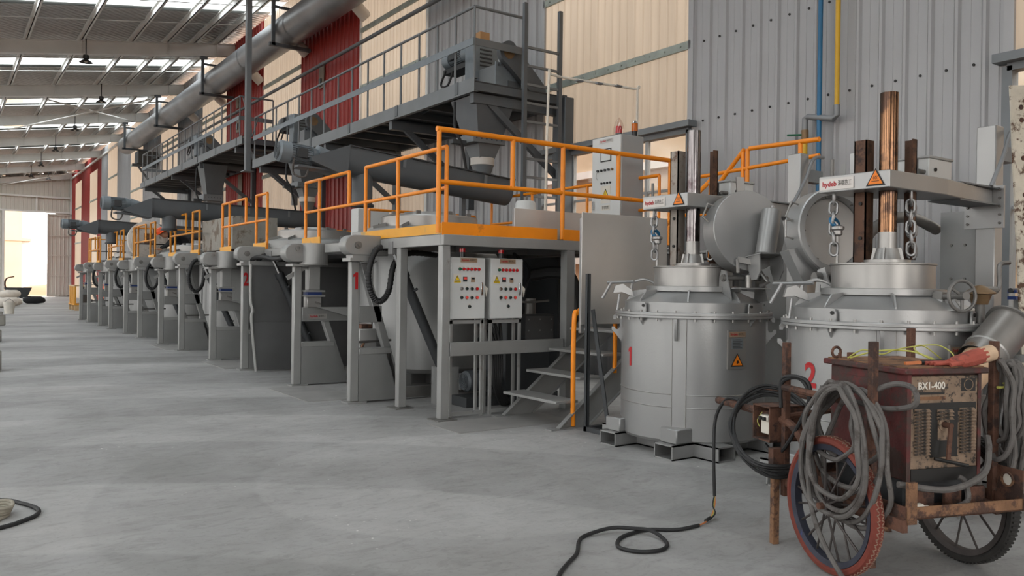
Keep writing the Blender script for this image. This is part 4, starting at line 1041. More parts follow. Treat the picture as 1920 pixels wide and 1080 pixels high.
# ---- dark machinery under the front platform
t = thing('hydraulic_unit', 'dark hydraulic power unit with bolted tank under the platform', 'machine', (5.75, 8.3, 0))
MB().box(0, 0.75, 0, 0.6, 0.72, 1.12).build('tank', 'deck_dark', t, bev=0.01)
MB().box(0.28, 0.72, -0.012, 0.0, 0.74, 1.10).build('tank_door', 'panel_dark', t)
for a in (0.32, 0.5, 0.68):
    for z in (0.78, 0.92, 1.06): MB().cyl((a, -0.012, z), (a, -0.022, z), 0.01, n=6).build('bolt', 'stand_grey', t)
MB().box(0.02, 0.7, 0.05, 0.55, 0.1, 0.72).build('skid', 'deck_dark', t)
for a in (0.05, 0.65):
    for b_ in (0.08, 0.5): MB().box(a - 0.03, a + 0.03, b_ - 0.03, b_ + 0.03, 0, 0.1).build('foot', 'deck_dark', t)
motor(t, (0.25, 0.35, 1.55), (0, 0, -1), 0.11, 0.4, 'dark_steel')
MB().cyl((0.5, 0.2, 1.12), (0.5, 0.2, 1.32), 0.07, n=14).build('filter', 'steel_raw', t)
for k in range(3): MB().tube(spline([(0.1 + 0.1 * k, 0.1, 1.12), (0.05 + 0.1 * k, -0.03, 1.45), (0.2 + 0.1 * k, 0.1, 1.7), (0.3, 0.3, 1.9)], 6), 0.018, n=6).build('hose', 'black_rubber', t)
MB().tube(spline([(0.02, 0.02, 1.35), (0.02, -0.1, 1.3), (0.25, -0.1, 1.28), (0.6, -0.06, 1.3)], 5), 0.014, n=6).build('pipe', 'steel_raw', t)
hose('suction_pipe', 'fat black bent suction pipe beside the hydraulic unit', [(6.25, 8.5, 1.62), (6.45, 8.3, 1.66), (6.62, 8.15, 1.6), (6.68, 8.1, 1.3), (6.66, 8.1, 1.1), (6.55, 8.2, 0.98)], 0.09, 'pipe', 'black_rubber', False, None)
t = thing('cable_bundle', 'bundle of black cables hanging behind the control box legs', 'cable', (5.3, 8.02, 0))
for k in range(5): MB().tube(spline([(-0.15 + 0.09 * k, 0.1, 1.09), (0.02 + 0.04 * k, 0.02, 0.85), (0.06 + 0.03 * k, 0.0, 0.5), (0.1 + 0.02 * k, 0.02, 0.28), (0.25 + 0.03 * k, 0.1, 0.06), (0.5, 0.3 + 0.05 * k, 0.02)], 7), 0.022, n=7).build('cable', 'black_rubber', t)
MB().lathe([(0.075, 0), (0.09, 0), (0.09, 0.02), (0.075, 0.02)], (0.1, 0.02, 0.68), n=14, closed=True).build('cable_tie', 'pale_plastic', t)
t = thing('cable_bundle', 'two black cables looping behind the first control box', 'cable', (4.7, 8.05, 0))
for k in range(2): MB().tube(spline([(0.0, 0.1, 1.0), (0.05, 0.05, 0.85 - 0.08 * k), (0.25, 0.02, 0.76 - 0.05 * k), (0.5, 0.05, 0.84), (0.7, 0.15, 1.0)], 7), 0.022, n=7).build('cable', 'black_rubber', t)
t = thing('pump_unit', 'low dark pump on a skid under the front platform', 'machine', (5.2, 8.35, 0))
MB().box(0, 1.4, 0, 0.35, 0.0, 0.12).build('skid', 'deck_dark', t)
motor(t, (0.1, 0.18, 0.3), (1, 0, 0), 0.13, 0.5, 'dark_steel')
MB().lathe([(0.16, 0), (0.2, 0.06), (0.2, 0.16), (0.16, 0.2)], (0.72, 0.08, 0.3), n=18, M=Matrix.Rotation(-PI / 2, 3, 'X')).build('pump_casing', 'dark_steel', t)
MB().tube(spline([(0.75, 0.15, 0.42), (0.8, 0.1, 0.6), (0.95, 0.1, 0.62), (1.1, 0.1, 0.4), (1.3, 0.15, 0.35)], 6), 0.05, n=9).build('pipe', 'dark_steel', t)
t = thing('added_shade_screen', 'long dark screen added to shade the space behind the furnaces', 'screen', (7.35, 9.3, 0))  # made-up dark sheets, added to keep the space under the decks dark
for k in range(11): MB().box(0, 0.02, 2.4 * k + 0.01, 2.4 * k + 2.39, 0, 1.9).build('shade_sheet', 'deck_dark', t)
for k in range(12): MB().box(-0.04, 0, 2.4 * k - 0.03, 2.4 * k + 0.03, 0, 1.9).build('stud', 'deck_dark', t)

# ---- stairs
t = thing('steel_stairs', 'bare steel stairs climbing to the front platform', 'stairs', (5.02, 6.62, 0))
SL = 0.725
prof = [(0.14, 0.0), (0.48, 0.0), (2.75, 2.27 * SL), (2.75, 2.05), (2.62, 2.05), (0.0, 0.15)]
for yy in (0.0, 1.0):
    st = MB().prism([(0.0, 0.0), (0.42, 0.0), (2.7, 2.28 * SL), (2.7, 2.0), (2.6, 2.0)], (0.2, yy + 0.012, 0), (1, 0, 0), (0, 0, 1), 0.012).build('stringer', 'stand_worn', t, smooth=False)
    for a, b in (((0.02, 0.0), (2.62, 2.0)), ((0.42, 0.0), (2.7, 2.28 * SL))):
        MB().bar((0.2 + a[0], yy + 0.0, a[1] + 0.01), (0.2 + b[0], yy + 0.0, b[1]), 0.06, 0.012).build('stringer_flange', 'stand_worn', st)
    MB().box(0.1, 0.42, yy - 0.05, yy + 0.06, 0, 0.012).build('foot_plate', 'stand_worn', t)
for k in range(8):
    x = 0.12 + 0.32 * k; z = 0.29 + 0.235 * k
    MB().box(x + 0.08, x + 0.38, 0.01, 0.98, z - 0.03, z).build('tread', 'stand_worn', t, bev=0.004)
hr = MB().tube(spline([(0.42, 0.0, 0.02), (0.42, 0.0, 1.1), (0.48, 0.0, 1.22), (0.62, 0.0, 1.33), (2.6, 0.0, 2.85)], 8), 0.026, n=10).build('hand_rail', 'orange_paint', t)
MB().cyl((1.0, 0.0, 0.55), (1.0, 0.0, 1.55), 0.024, n=10).build('rail_post', 'orange_paint', t)
MB().cyl((2.5, 0.0, 1.8), (2.5, 0.0, 2.8), 0.024, n=10).build('rail_post', 'orange_paint', t)
# ---- bright shield sheet beside the stairs
t = thing('shield_panel', 'large bright steel shield sheet beside the stairs behind vessel 1', 'panel', (5.45, 6.52, 0))
MB().box(0, 1.25, 0, 0.012, 1.09, 2.26).build('sheet', 'shield_steel', t, bev=0.003)
for x in (0.03, 1.2): MB().box(x - 0.02, x + 0.02, 0.012, 0.05, 1.0, 2.2).build('stiffener', 'stand_grey', t)
t = thing('shield_panel', 'smaller bright steel sheet on the platform behind the orange rail', 'panel', (5.6, 7.95, 2.05))
MB().box(0, 1.7, 0, 0.012, 0.0, 0.36).build('sheet', 'shield_steel', t)
MB().box(0.0, 0.04, 0.012, 0.05, 0.0, 0.36).build('stiffener', 'stand_grey', t)
# ---- black angle iron frame
t = thing('angle_iron_frame', 'black angle iron frame standing in front of the stairs', 'frame', (5.42, 6.38, 0))
MB().box(0, 0.04, 0, 0.006, 0, 1.62).build('upright', 'deck_dark', t); MB().box(0, 0.006, 0, 0.04, 0, 1.62).build('upright', 'deck_dark', t)
MB().bar((0.02, -0.33, 0.02), (0.07, 0.0, 1.25), 0.05, 0.012, (1, 0, 0)).build('diagonal', 'deck_dark', t)
MB().box(0, 0.05, -0.36, 0.04, 0, 0.05).build('base_bar', 'deck_dark', t)
MB().box(0, 0.5, 0.0, 0.05, 0, 0.05).build('base_bar', 'deck_dark', t)
MB().bar((0.02, -0.34, 0.02), (0.5, 0.0, 0.02), 0.04, 0.03).build('base_bar', 'deck_dark', t)

# ---- tall cabinet with beacons on the platform
t = thing('control_cabinet', 'tall white control cabinet with warning signs on the platform', 'cabinet', (7.6, 8.28, 2.05))
MB().box(0.012, 0.42, 0, 0.6, 0.06, 1.53).build('housing', 'box_side', t, bev=0.006)
MB().box(-0.01, 0.012, 0.005, 0.595, 0.06, 1.525).build('door', 'box_white', t, bev=0.004)
MB().box(0.02, 0.41, 0.02, 0.58, 0.0, 0.06).build('plinth', 'deck_dark', t)
ux, uy = (0, -1, 0), (0, 0, 1); xf = -0.012
brand_plate(t, (xf, 0.30, 1.47), ux, uy, 0.28, 0.055)
sc_ = MB().box(-0.018, -0.01, 0.19, 0.41, 1.18, 1.36).build('display_bezel', 'ink_black', t); MB().box(-0.02, -0.018, 0.205, 0.395, 1.195, 1.345).build('display', 'box_white', sc_)
for k in range(5): MB().cyl((-0.01, 0.46 - 0.075 * k, 1.06 - 0.0 * k), (-0.035, 0.46 - 0.075 * k, 1.06), 0.017, n=12).build('switch', 'bronze_paint' if k == 4 else 'black_gloss', t)
for k in range(4): MB().cyl((-0.01, 0.38 - 0.06 * k, 0.88), (-0.03, 0.38 - 0.06 * k, 0.88), 0.015, n=12).build('switch', 'black_gloss', t)
MB().tube(spline([(-0.03, 0.46, 1.06), (-0.05, 0.46, 0.98), (-0.03, 0.45, 0.93)], 4), 0.004, n=5).build('key', 'chrome', t)
MB().box(-0.013, -0.01, 0.2, 0.40, 0.60, 0.84).build('warning_label', 'pale_plastic', t)
triangle_sign(t, (-0.013, 0.30, 0.73), ux, uy, 0.17, 'sign_yellow', 'bolt')
MB().box(-0.013, -0.01, 0.21, 0.39, 0.50, 0.57).build('warning_label', 'pale_plastic', t)
text_part('\u6709\u7535\u5371\u9669', 0.05, 'ink_black', t, (-0.0145, 0.30, 0.535), ux, uy, 0.14)
triangle_sign(t, (-0.013, 0.30, 0.26), ux, uy, 0.14, 'sign_orange', 'flame')
hd = MB().box(-0.03, -0.01, 0.54, 0.57, 0.52, 0.64).build('handle', 'chrome', t)
bc = MB().cyl((0.15, 0.22, 1.53), (0.15, 0.22, 1.58), 0.05, n=14).build('beacon_base', 'black_gloss', t)
MB().cyl((0.15, 0.22, 1.58), (0.15, 0.22, 1.68), 0.05, 0.042, n=14).build('beacon_lens', 'beacon_red', bc)
MB().lathe([(0.075, 1.53), (0.075, 1.66), (0.05, 1.74), (0.01, 1.80)], (0.15, 0.22, 0), n=14).build('beacon_bag', 'beacon_dome', bc, label='clear plastic bag over the beacon')
b2 = MB().cyl((0.3, 0.06, 1.53), (0.3, 0.06, 1.60), 0.04, n=14).build('beacon_base', 'black_gloss', t)
MB().cyl((0.3, 0.06, 1.60), (0.3, 0.06, 1.71), 0.045, n=14).build('beacon_lens', 'beacon_orange', b2)
MB().cyl((0.3, 0.06, 1.71), (0.3, 0.06, 1.75), 0.04, 0.02, n=14).build('beacon_cap', 'chrome', b2)
# white conduit goal frame
t = thing('conduit_frame', 'thin white conduit arch rising over the platform', 'pipe', (6.6, 8.62, 2.4))
MB().tube(spline([(-0.04, 0, -0.3), (-0.03, 0, 0.5), (0.0, 0, 1.85), (0.04, 0, 1.9), (0.3, -0.02, 1.89), (1.32, -0.22, 1.86), (1.38, -0.24, 1.82), (1.37, -0.24, 0.8), (1.36, -0.24, -0.3)], 6), 0.017, n=8).build('conduit', 'pale_plastic', t)
for k in range(3): MB().box(0.4 + 0.3 * k, 0.5 + 0.3 * k, -0.12 - 0.06 * k, -0.06 - 0.06 * k, 1.85, 1.87).build('clip', 'mid_steel', t)
# white tank and small furnishings on the front platform
t = thing('gas_canister', 'upright white cylindrical tank on the platform', 'tank', (6.95, 9.6, 2.05))
MB().lathe([(0, 0), (0.15, 0), (0.15, 0.62), (0.13, 0.66), (0, 0.68)], n=24).build('shell', 'box_white', t)
MB().cyl((0, 0, 0.66), (0, 0, 0.72), 0.03, n=10).build('cap', 'steel_raw', t)
MB().tube([(0.14, 0, 0.1), (0.2, 0, 0.1), (0.2, 0, 0.5), (0.14, 0, 0.5)], 0.012, n=6).build('side_pipe', 'steel_raw', t)
t = thing('distribution_box', 'white distribution box with warning sticker behind the near conveyor', 'box', (5.95, 13.2, 2.05))
MB().box(0, 0.6, 0, 0.3, 0.0, 0.75).build('housing', 'box_white', t, bev=0.01)
triangle_sign(t, (0.4, -0.002, 0.45), (1, 0, 0), (0, 0, 1), 0.14, 'sign_yellow', 'bolt')
MB().cyl((0.25, 0.15, 0.75), (0.25, 0.15, 0.88), 0.06, n=12).build('beacon', 'beacon_red', t)

# ---- crate, raised cover and worker further along
t = thing('steel_crate', 'big dirty pale steel crate on the third platform', 'crate', (4.75, 16.5, 2.06))
MB().box(0, 0.05, 0, 2.3, 0.08, 0.74).build('side_wall', 'concrete_dirty', t); MB().box(0.05, 0.85, 0, 0.05, 0.08, 0.74).build('end_wall', 'concrete_dirty', t)
MB().box(0.85, 0.9, 0, 2.3, 0.08, 0.74).build('side_wall', 'concrete_dirty', t); MB().box(0.05, 0.85, 2.25, 2.3, 0.08, 0.74).build('end_wall', 'concrete_dirty', t)
MB().box(0.05, 0.85, 0.05, 2.25, 0.08, 0.12).build('bottom', 'concrete_dirty', t)
for yy in (0.2, 1.9): MB().box(0.0, 0.9, yy, yy + 0.2, 0, 0.08).build('runner', 'rust', t)
t = thing('raised_cover', 'round whitish furnace cover tipped up on edge', 'cover', (5.0, 26.0, 2.42))
M = Matrix.Rotation(rad(82), 3, 'X')
MB().lathe([(0.0, -0.10), (0.52, -0.10), (0.56, -0.06), (0.56, 0.10), (0.50, 0.12), (0.0, 0.12)], (0, 0, 0.25), n=36, M=M).build('disc', 'cover_white', t)
MB().lathe([(0.40, 0), (0.46, 0), (0.46, 0.03), (0.40, 0.03)], (0, -0.12, 0.25), n=36, M=M, closed=True).build('rim', 'cover_white', t)
MB().box(-0.12, 0.1, -0.17, -0.11, 0.15, 0.45).build('burn_hole', 'rust_light', t)
MB().box(-0.3, 0.3, 0.1, 0.25, -0.5, 0.0).build('hinge_block', 'stand_grey', t)
def skin_figure(name, joints, edges, m, parent, root=0):
    me = bpy.data.meshes.new(name); me.from_pydata([j[0] for j in joints], edges, []); me.materials.append(MATS[m])
    o = bpy.data.objects.new(name, me); COL.objects.link(o); o.parent = parent
    sk = o.modifiers.new('skin', 'SKIN'); sk.use_smooth_shade = True
    lay = me.skin_vertices[0] if len(me.skin_vertices) else None
    if lay is None: 
        bpy.context.view_layer.objects.active = o; bpy.ops.mesh.customdata_skin_add(); lay = me.skin_vertices[0]
    for i, j in enumerate(joints): lay.data[i].radius = (j[1], j[1]); lay.data[i].use_root = (i == root)
    sb = o.modifiers.new('sub', 'SUBSURF'); sb.levels = 1; sb.render_levels = 2
    return o
w = thing('person', 'crouching worker in black clothes and orange helmet behind the rail', 'person', (5.85, 25.0, 2.06), rad(80))
w.scale = (1.3, 1.3, 1.02)
J = [((0.15, -0.15, 0.42), 0.17), ((0.10, 0.05, 0.60), 0.18), ((0.05, 0.22, 0.70), 0.17), ((0.02, 0.32, 0.74), 0.09), ((0.0, 0.40, 0.74), 0.075),
     ((-0.06, 0.10, 0.34), 0.11), ((-0.02, -0.08, 0.08), 0.075), ((-0.04, 0.10, 0.04), 0.06),
     ((0.30, 0.12, 0.36), 0.11), ((0.26, -0.08, 0.08), 0.075), ((0.26, 0.10, 0.04), 0.06),
     ((-0.16, 0.22, 0.68), 0.075), ((-0.22, 0.34, 0.46), 0.055), ((-0.12, 0.50, 0.36), 0.042),
     ((0.24, 0.24, 0.68), 0.075), ((0.30, 0.38, 0.46), 0.055), ((0.16, 0.52, 0.36), 0.042)]
E_ = [(0, 1), (1, 2), (2, 3), (3, 4), (0, 5), (5, 6), (6, 7), (0, 8), (8, 9), (9, 10), (2, 11), (11, 12), (12, 13), (2, 14), (14, 15), (15, 16)]
skin_figure('body', J, E_, 'cloth_black', w)
hm = MB().lathe([(0.0, -0.13), (0.055, -0.12), (0.085, -0.06), (0.095, 0.02), (0.08, 0.09), (0.0, 0.12)], (0, 0.47, 0.77), n=18, M=Matrix.Rotation(rad(-40), 3, 'X'))
hm.cyl((-0.0, 0.55, 0.74), (0.0, 0.585, 0.73), 0.018, 0.01, n=8)
hm.build('head', 'skin', w)
hl = MB().lathe([(0.17, 0.0), (0.125, 0.02), (0.12, 0.08), (0.08, 0.135), (0.0, 0.155)], (0, 0.49, 0.80), n=20, M=Matrix.Rotation(rad(-40), 3, 'X')); hl.build('helmet', 'helmet_orange', w)
for sx, cx in ((-1, -0.10), (1, 0.13)):
    h = MB(); h.box(cx - 0.035, cx + 0.035, 0.50, 0.58, 0.30, 0.34)
    for k in range(4): h.tube([(cx - 0.028 + 0.019 * k, 0.58, 0.325), (cx - 0.028 + 0.019 * k, 0.615, 0.315), (cx - 0.028 + 0.019 * k, 0.625, 0.285)], 0.009, n=6)
    h.tube([(cx - sx * 0.035, 0.52, 0.32), (cx - sx * 0.06, 0.55, 0.31), (cx - sx * 0.06, 0.58, 0.30)], 0.01, n=6)
    h.build('hand', 'skin', w)
# ================================================================= POURING VESSELS
VX = 5.88
def disc_frame(n):
    n = Vector(n).normalized(); return n.to_track_quat('Z', 'Y').to_matrix()
def vessel(label, y, number, lid_side):
    t = thing('pouring_vessel', label, 'vessel', (VX, y, 0)); R = 0.67
    MB().lathe([(0.55, 0.10), (R - 0.02, 0.115), (R, 0.14), (R, 1.215)], n=72).build('body', 'silver_paint', t)
    for z in (0.43, 0.545): MB().lathe([(R, z - 0.005), (R + 0.004, z), (R, z + 0.005)], n=72).build('weld_seam', 'brushed_steel', t)
    a0 = rad(213)
    st = MB()
    for k in range(6):
        a = a0 - 0.09 + 0.18 * k / 5; st.v.append(((R + 0.004) * math.cos(a), (R + 0.004) * math.sin(a), 0.14)); st.v.append(((R + 0.004) * math.cos(a), (R + 0.004) * math.sin(a), 1.215))
    st.f += [(2 * k, 2 * k + 2, 2 * k + 3, 2 * k + 1) for k in range(5)]; st.build('seam_strap', 'silver_paint', t)
    for da in (-0.092, 0.092): MB().cyl(((R + 0.003) * math.cos(a0 + da), (R + 0.003) * math.sin(a0 + da), 0.14), ((R + 0.003) * math.cos(a0 + da), (R + 0.003) * math.sin(a0 + da), 1.215), 0.005, n=6).build('weld_seam', 'brushed_steel', t)
    fl = MB().lathe([(R, 1.215), (0.725, 1.215), (0.73, 1.22), (0.73, 1.238), (0.715, 1.24), (0.73, 1.242), (0.73, 1.262), (0.725, 1.267), (R - 0.03, 1.267)], n=72).build('flange', 'silver_paint', t)
    bm = MB().cyl((0, 0, -0.03), (0, 0, 0.065), 0.011, n=6).mesh('bolt', 'brushed_steel')
    for k in range(26):
        a = 2 * PI * k / 26 + 0.05; link('bolt', bm, fl, (0.705 * math.cos(a), 0.705 * math.sin(a), 1.22))
    MB().lathe([(0.64, 1.262), (0.64, 1.355), (0.63, 1.36), (0.40, 1.462), (0.39, 1.49)], n=72).build('cover', 'silver_paint', t)
    for k in range(8):
        a = a0 + 2 * PI * k / 8 + 0.1; ca, sa = math.cos(a), math.sin(a)
        MB().prism([(0.40, 1.45), (0.625, 1.355), (0.625, 1.375), (0.56, 1.455), (0.41, 1.475)], (-0.006 * sa, 0.006 * ca, 0), (ca, sa, 0), (0, 0, 1), 0.012).build('cover_rib', 'silver_paint', t)
    MB().lathe([(0.44, 1.455), (0.44, 1.50), (0.40, 1.505)], n=60).build('neck_flange', 'silver_paint', t)
    MB().lathe([(0.365, 1.50), (0.365, 1.675), (0.375, 1.68), (0.375, 1.69), (0.10, 1.695), (0.0, 1.695)], n=60).build('neck', 'brushed_steel', t)
    # lifting hooks round the flange
    hook = [(0.0, 0.02), (0.07, 0.02), (0.085, 0.005), (0.085, -0.03), (0.06, -0.03), (0.055, -0.012), (0.03, -0.012), (0.022, -0.03), (0.022, -0.10), (0.035, -0.125), (0.06, -0.125), (0.075, -0.10), (0.10, -0.10), (0.10, -0.13), (0.06, -0.17), (0.0, -0.25)]
    for a in (rad(138), rad(312), rad(48), rad(222)):
        ca, sa = math.cos(a), math.sin(a)
        if abs(a - rad(222)) < 0.01:
            MB().prism([(0, 0), (0.05, 0), (0.05, -0.16), (0.03, -0.19), (0.0, -0.19)], (0.675 * math.cos(a0) - 0.012 * -math.sin(a0), 0.675 * math.sin(a0) - 0.012 * math.cos(a0), 1.21), (math.cos(a0), math.sin(a0), 0), (0, 0, 1), 0.024).build('lifting_lug', 'silver_paint', t)
        else: MB().prism(hook, (0.665 * ca - 0.01 * -sa, 0.665 * sa - 0.01 * ca, 1.205), (ca, sa, 0), (0, 0, 1), 0.02).build('lifting_hook', 'silver_paint', t)
    for a in (rad(272), rad(92), rad(182)):
        ca, sa = math.cos(a), math.sin(a)
        e = MB(); e.prism([(-0.03, 0), (0.03, 0), (0.03, 0.06), (0.015, 0.085), (-0.015, 0.085), (-0.03, 0.06)], (0.655 * ca, 0.655 * sa, 1.267), (-sa, ca, 0), (0, 0, 1), 0.015); e.build('eye_lug', 'silver_paint', t)
        MB().cyl((0.65 * ca, 0.65 * sa, 1.325), (0.678 * ca, 0.678 * sa, 1.325), 0.014, n=12).build('eye_hole', 'ink_black', t)
        MB().prism([(0.0, 0), (0.055, 0), (0.0, -0.07)], (0.667 * ca, 0.667 * sa, 1.214), (ca, sa, 0), (0, 0, 1), 0.012).build('flange_gusset', 'silver_paint', t)
    # fork pockets: square tubes crossing under the drum
    def pocket(p, d):
        d = Vector(d); s = Vector((-d.y, d.x, 0)); p = Vector(p); w, h, tk, L = 0.11, 0.13, 0.012, 0.74
        m = MB()
        for sgn in (-1, 1): m.bar(p - d * L + s * sgn * (w - tk / 2) + Vector((0, 0, h / 2)), p + d * L + s * sgn * (w - tk / 2) + Vector((0, 0, h / 2)), tk, h)
        for zz in (tk / 2, h - tk / 2): m.bar(p - d * L + Vector((0, 0, zz)), p + d * L + Vector((0, 0, zz)), 2 * w, tk)
        m.build('fork_pocket', 'silver_paint', t, smooth=False)
    for k in (-0.36, 0.36):
        pocket((0, k, 0), (1, 0, 0)); pocket((k, 0, 0.001), (0, 1, 0))
    for (px, py) in ((-0.52, 0.36), (-0.52, -0.36)): MB().box(px - 0.16, px + 0.14, py - 0.1, py + 0.1, 0.13, 0.26).build('pocket_saddle', 'silver_paint', t, bev=0.01)
    text_part(number, 0.25, 'red_mark', t, (rad(166), 0.85), None, None, 0.055 if number == '1' else 0.12, 'number_mark', wrap=0.673)
    # rating plate
    a = rad(257); ca, sa = math.cos(a), math.sin(a); ux = (-sa, ca, 0); uy = (0, 0, 1); n = Vector((ca, sa, 0)); c = n * (R + 0.012)
    bx = MB().prism([(-0.095, 0.78), (0.095, 0.78), (0.095, 1.12), (-0.095, 1.12)], c - n * 0.03, ux, uy, 0.03).build('rating_plate', 'plate_silver', t, smooth=False)
    brand_plate(t, c + Vector((0, 0, 1.085)) + n * 0.002, ux, uy, 0.17, 0.045, 'label_tan')
    MB().prism([(-0.06, 0.955), (0.06, 0.955), (0.06, 1.05), (-0.06, 1.05)], c + n * 0.001, ux, uy, 0.002).build('data_plate', 'mid_steel', bx)
    dl = MB()
    for k in range(6): dl.prism([(-0.05, 0.965 + 0.014 * k), (0.05 - 0.02 * (k % 2), 0.965 + 0.014 * k), (0.05 - 0.02 * (k % 2), 0.97 + 0.014 * k), (-0.05, 0.97 + 0.014 * k)], c + n * 0.0035, ux, uy, 0.0005)
    dl.build('data_lines', 'ink_black', bx)
    triangle_sign(t, c + Vector((0, 0, 0.86)) + n * 0.002, ux, uy, 0.135, 'sign_orange', 'flame')
    # tipped-up charging lid
    if lid_side < 0:
        c = Vector((0.12, -0.50, 2.0)); n = Vector((-0.30, -0.95, 0.12)).normalized()
    else:
        c = Vector((0.30, 0.66, 1.97)); n = Vector((-0.30, -0.95, 0.10)).normalized()
    Mx = disc_frame(n); rr = 0.37
    if lid_side < 0:
        lid = MB().lathe([(0.0, 0.09), (rr - 0.005, 0.09), (rr, 0.085), (rr, -0.09), (rr - 0.02, -0.10), (0.0, -0.10)], c, n=56, M=Mx).build('lid', 'silver_paint', t)
    else:
        lid = MB().lathe([(0.0, 0.03), (0.29, 0.03), (0.29, 0.05), (0.31, 0.09), (rr - 0.01, 0.09), (rr, 0.08), (rr, -0.11), (0.0, -0.12)], c, n=56, M=Mx).build('lid', 'silver_paint', t)
        MB().lathe([(0.0, 0.04), (0.285, 0.035)], c, n=56, M=Mx).build('lid_lining', 'shield_steel', lid)
        cl = MB()
        for k in range(14):
            a = 2 * PI * k / 14; p = c + Mx @ Vector((0.30 * math.cos(a), 0.30 * math.sin(a), 0.06)); cl.cyl(p, p + n * 0.02, 0.008, n=6)
        ls_ = cl.build('lining_screws', 'steel_raw', lid); ls_['kind'] = 'stuff'
    X = Mx @ Vector((1, 0, 0)); 
    sdir = Vector((0, 0, 1)).cross(n).normalized()      # towards the picture's right
    upd = n.cross(sdir).normalized()
    def hnd(u, v, b):
        p = c + sdir * u + upd * v; o = (sdir * u + upd * v).normalized(); tg = n.cross(o).normalized()
        return MB().tube([p + tg * 0.08 + n * b, p + tg * 0.07 + o * 0.07 + n * b, p - tg * 0.07 + o * 0.07 + n * b, p - tg * 0.08 + n * b], 0.009, n=7).build('lid_handle', 'brushed_steel', lid)
    hnd(-0.33, 0.16, 0); hnd(0.35, 0.1, -0.02) if lid_side < 0 else hnd(-0.36, 0.02, 0)
    if lid_side < 0:
        MB().bar(c + upd * 0.30 - n * 0.02, c + upd * 0.52 - n * 0.02, 0.08, 0.015, n).build('latch_tongue', 'brushed_steel', lid)
        # counterweight cylinder and its shelf on the lid
        b0 = c + sdir * 0.07 + n * 0.20 - upd * 0.24
        cwt = MB().cyl(b0, b0 + upd * 0.41 + sdir * 0.10, 0.088, n=28).build('counterweight', 'silver_paint', lid, bev=0.006)
        MB().cyl(b0 + upd * 0.41 + sdir * 0.10, b0 + upd * 0.45 + sdir * 0.11, 0.02, n=8).build('weight_stud', 'brushed_steel', cwt)
        MB().bar(b0 - sdir * 0.13, b0 + sdir * 0.14, 0.24, 0.012, upd).build('weight_shelf', 'silver_paint', lid)
        for s in (-0.11, 0.12): MB().prism([(-0.09, 0), (0.09, 0), (0.09, -0.15), (0.03, -0.22), (-0.05, -0.22), (-0.09, -0.12)], b0 + sdir * s, n, upd, 0.012).build('shelf_cheek', 'silver_paint', lid)
        MB().bar(b0 - sdir * 0.10 - upd * 0.06 - n * 0.05, b0 - sdir * 0.24 - upd * 0.03 - n * 0.07, 0.015, 0.05, upd).build('lever', 'brushed_steel', lid)
        MB().bar(b0 - sdir * 0.24 - upd * 0.03 - n * 0.07, b0 - sdir * 0.24 - upd * 0.15 - n * 0.07, 0.015, 0.03, n).build('lever', 'brushed_steel', lid)
        # hinge pedestal on the cover
        base = Vector((c.x, c.y, 1.36)) + n * 0.02
        for s in (-0.20, 0.18): MB().prism([(-0.10, 0.0), (0.12, 0.0), (0.02, 0.28), (-0.05, 0.30), (-0.08, 0.24)], base + sdir * s, n, (0, 0, 1), 0.014).build('hinge_cheek', 'silver_paint', t)
        MB().cyl(base - sdir * 0.24 + Vector((0, 0, 0.22)), base + sdir * 0.24 + Vector((0, 0, 0.22)), 0.022, n=12).build('hinge_pin', 'steel_raw', t)
        MB().bar(base - sdir * 0.19 + Vector((0, 0, 0.12)) + n * 0.06, base + sdir * 0.19 + Vector((0, 0, 0.12)) + n * 0.06, 0.14, 0.012).build('hinge_shelf', 'silver_paint', t)
        MB().cyl(base + n * 0.06 + Vector((0, 0, 0.12)), base + n * 0.06 + Vector((0, 0, 0.24)), 0.03, n=12).build('stop_screw', 'brushed_steel', t)
        MB().tube([base + sdir * 0.1 + n * 0.1 + Vector((0, 0, 0.14)), base + sdir * 0.18 + n * 0.1 + Vector((0, 0, 0.17)), base + sdir * 0.12 + Vector((0, 0, 0.33))], 0.02, n=8).build('link_arm', 'silver_paint', t)
        MB().lathe([(0.02, 0), (0.035, 0), (0.035, 0.02), (0.02, 0.02)], base - sdir * 0.21 + Vector((0, 0, 0.22)), n=14, M=disc_frame(-sdir), closed=True).build('hinge_collar', 'steel_raw', t)
    else:
        base = Vector((0.05, 0.47, 1.37))
        for s in (-0.08, 0.08): MB().prism([(-0.14, 0.0), (0.1, 0.0), (0.06, 0.28), (-0.02, 0.30)], base + sdir * s, (0.25, 0.97, 0), (0, 0, 1), 0.016).build('hinge_cheek', 'silver_paint', t)
        MB().cyl(base - sdir * 0.14 + Vector((0.01, 0.03, 0.22)), base + sdir * 0.14 + Vector((0.01, 0.03, 0.22)), 0.04, n=14).build('hinge_pin', 'steel_raw', t)
        q = c - sdir * 0.30 - upd * 0.26 - n * 0.10
        MB().prism([(-0.13, 0.1), (0.02, 0.14), (0.20, -0.1), (0.0, -0.16)], q, sdir, upd, 0.12).build('counterweight_box', 'silver_paint', lid)
        ch = [base + Vector((-0.12, 0.02, 0.16 - 0.02 * k)) for k in range(6)]
        MB().tube(ch, 0.008, n=6).build('safety_chain', 'chain_steel', t)
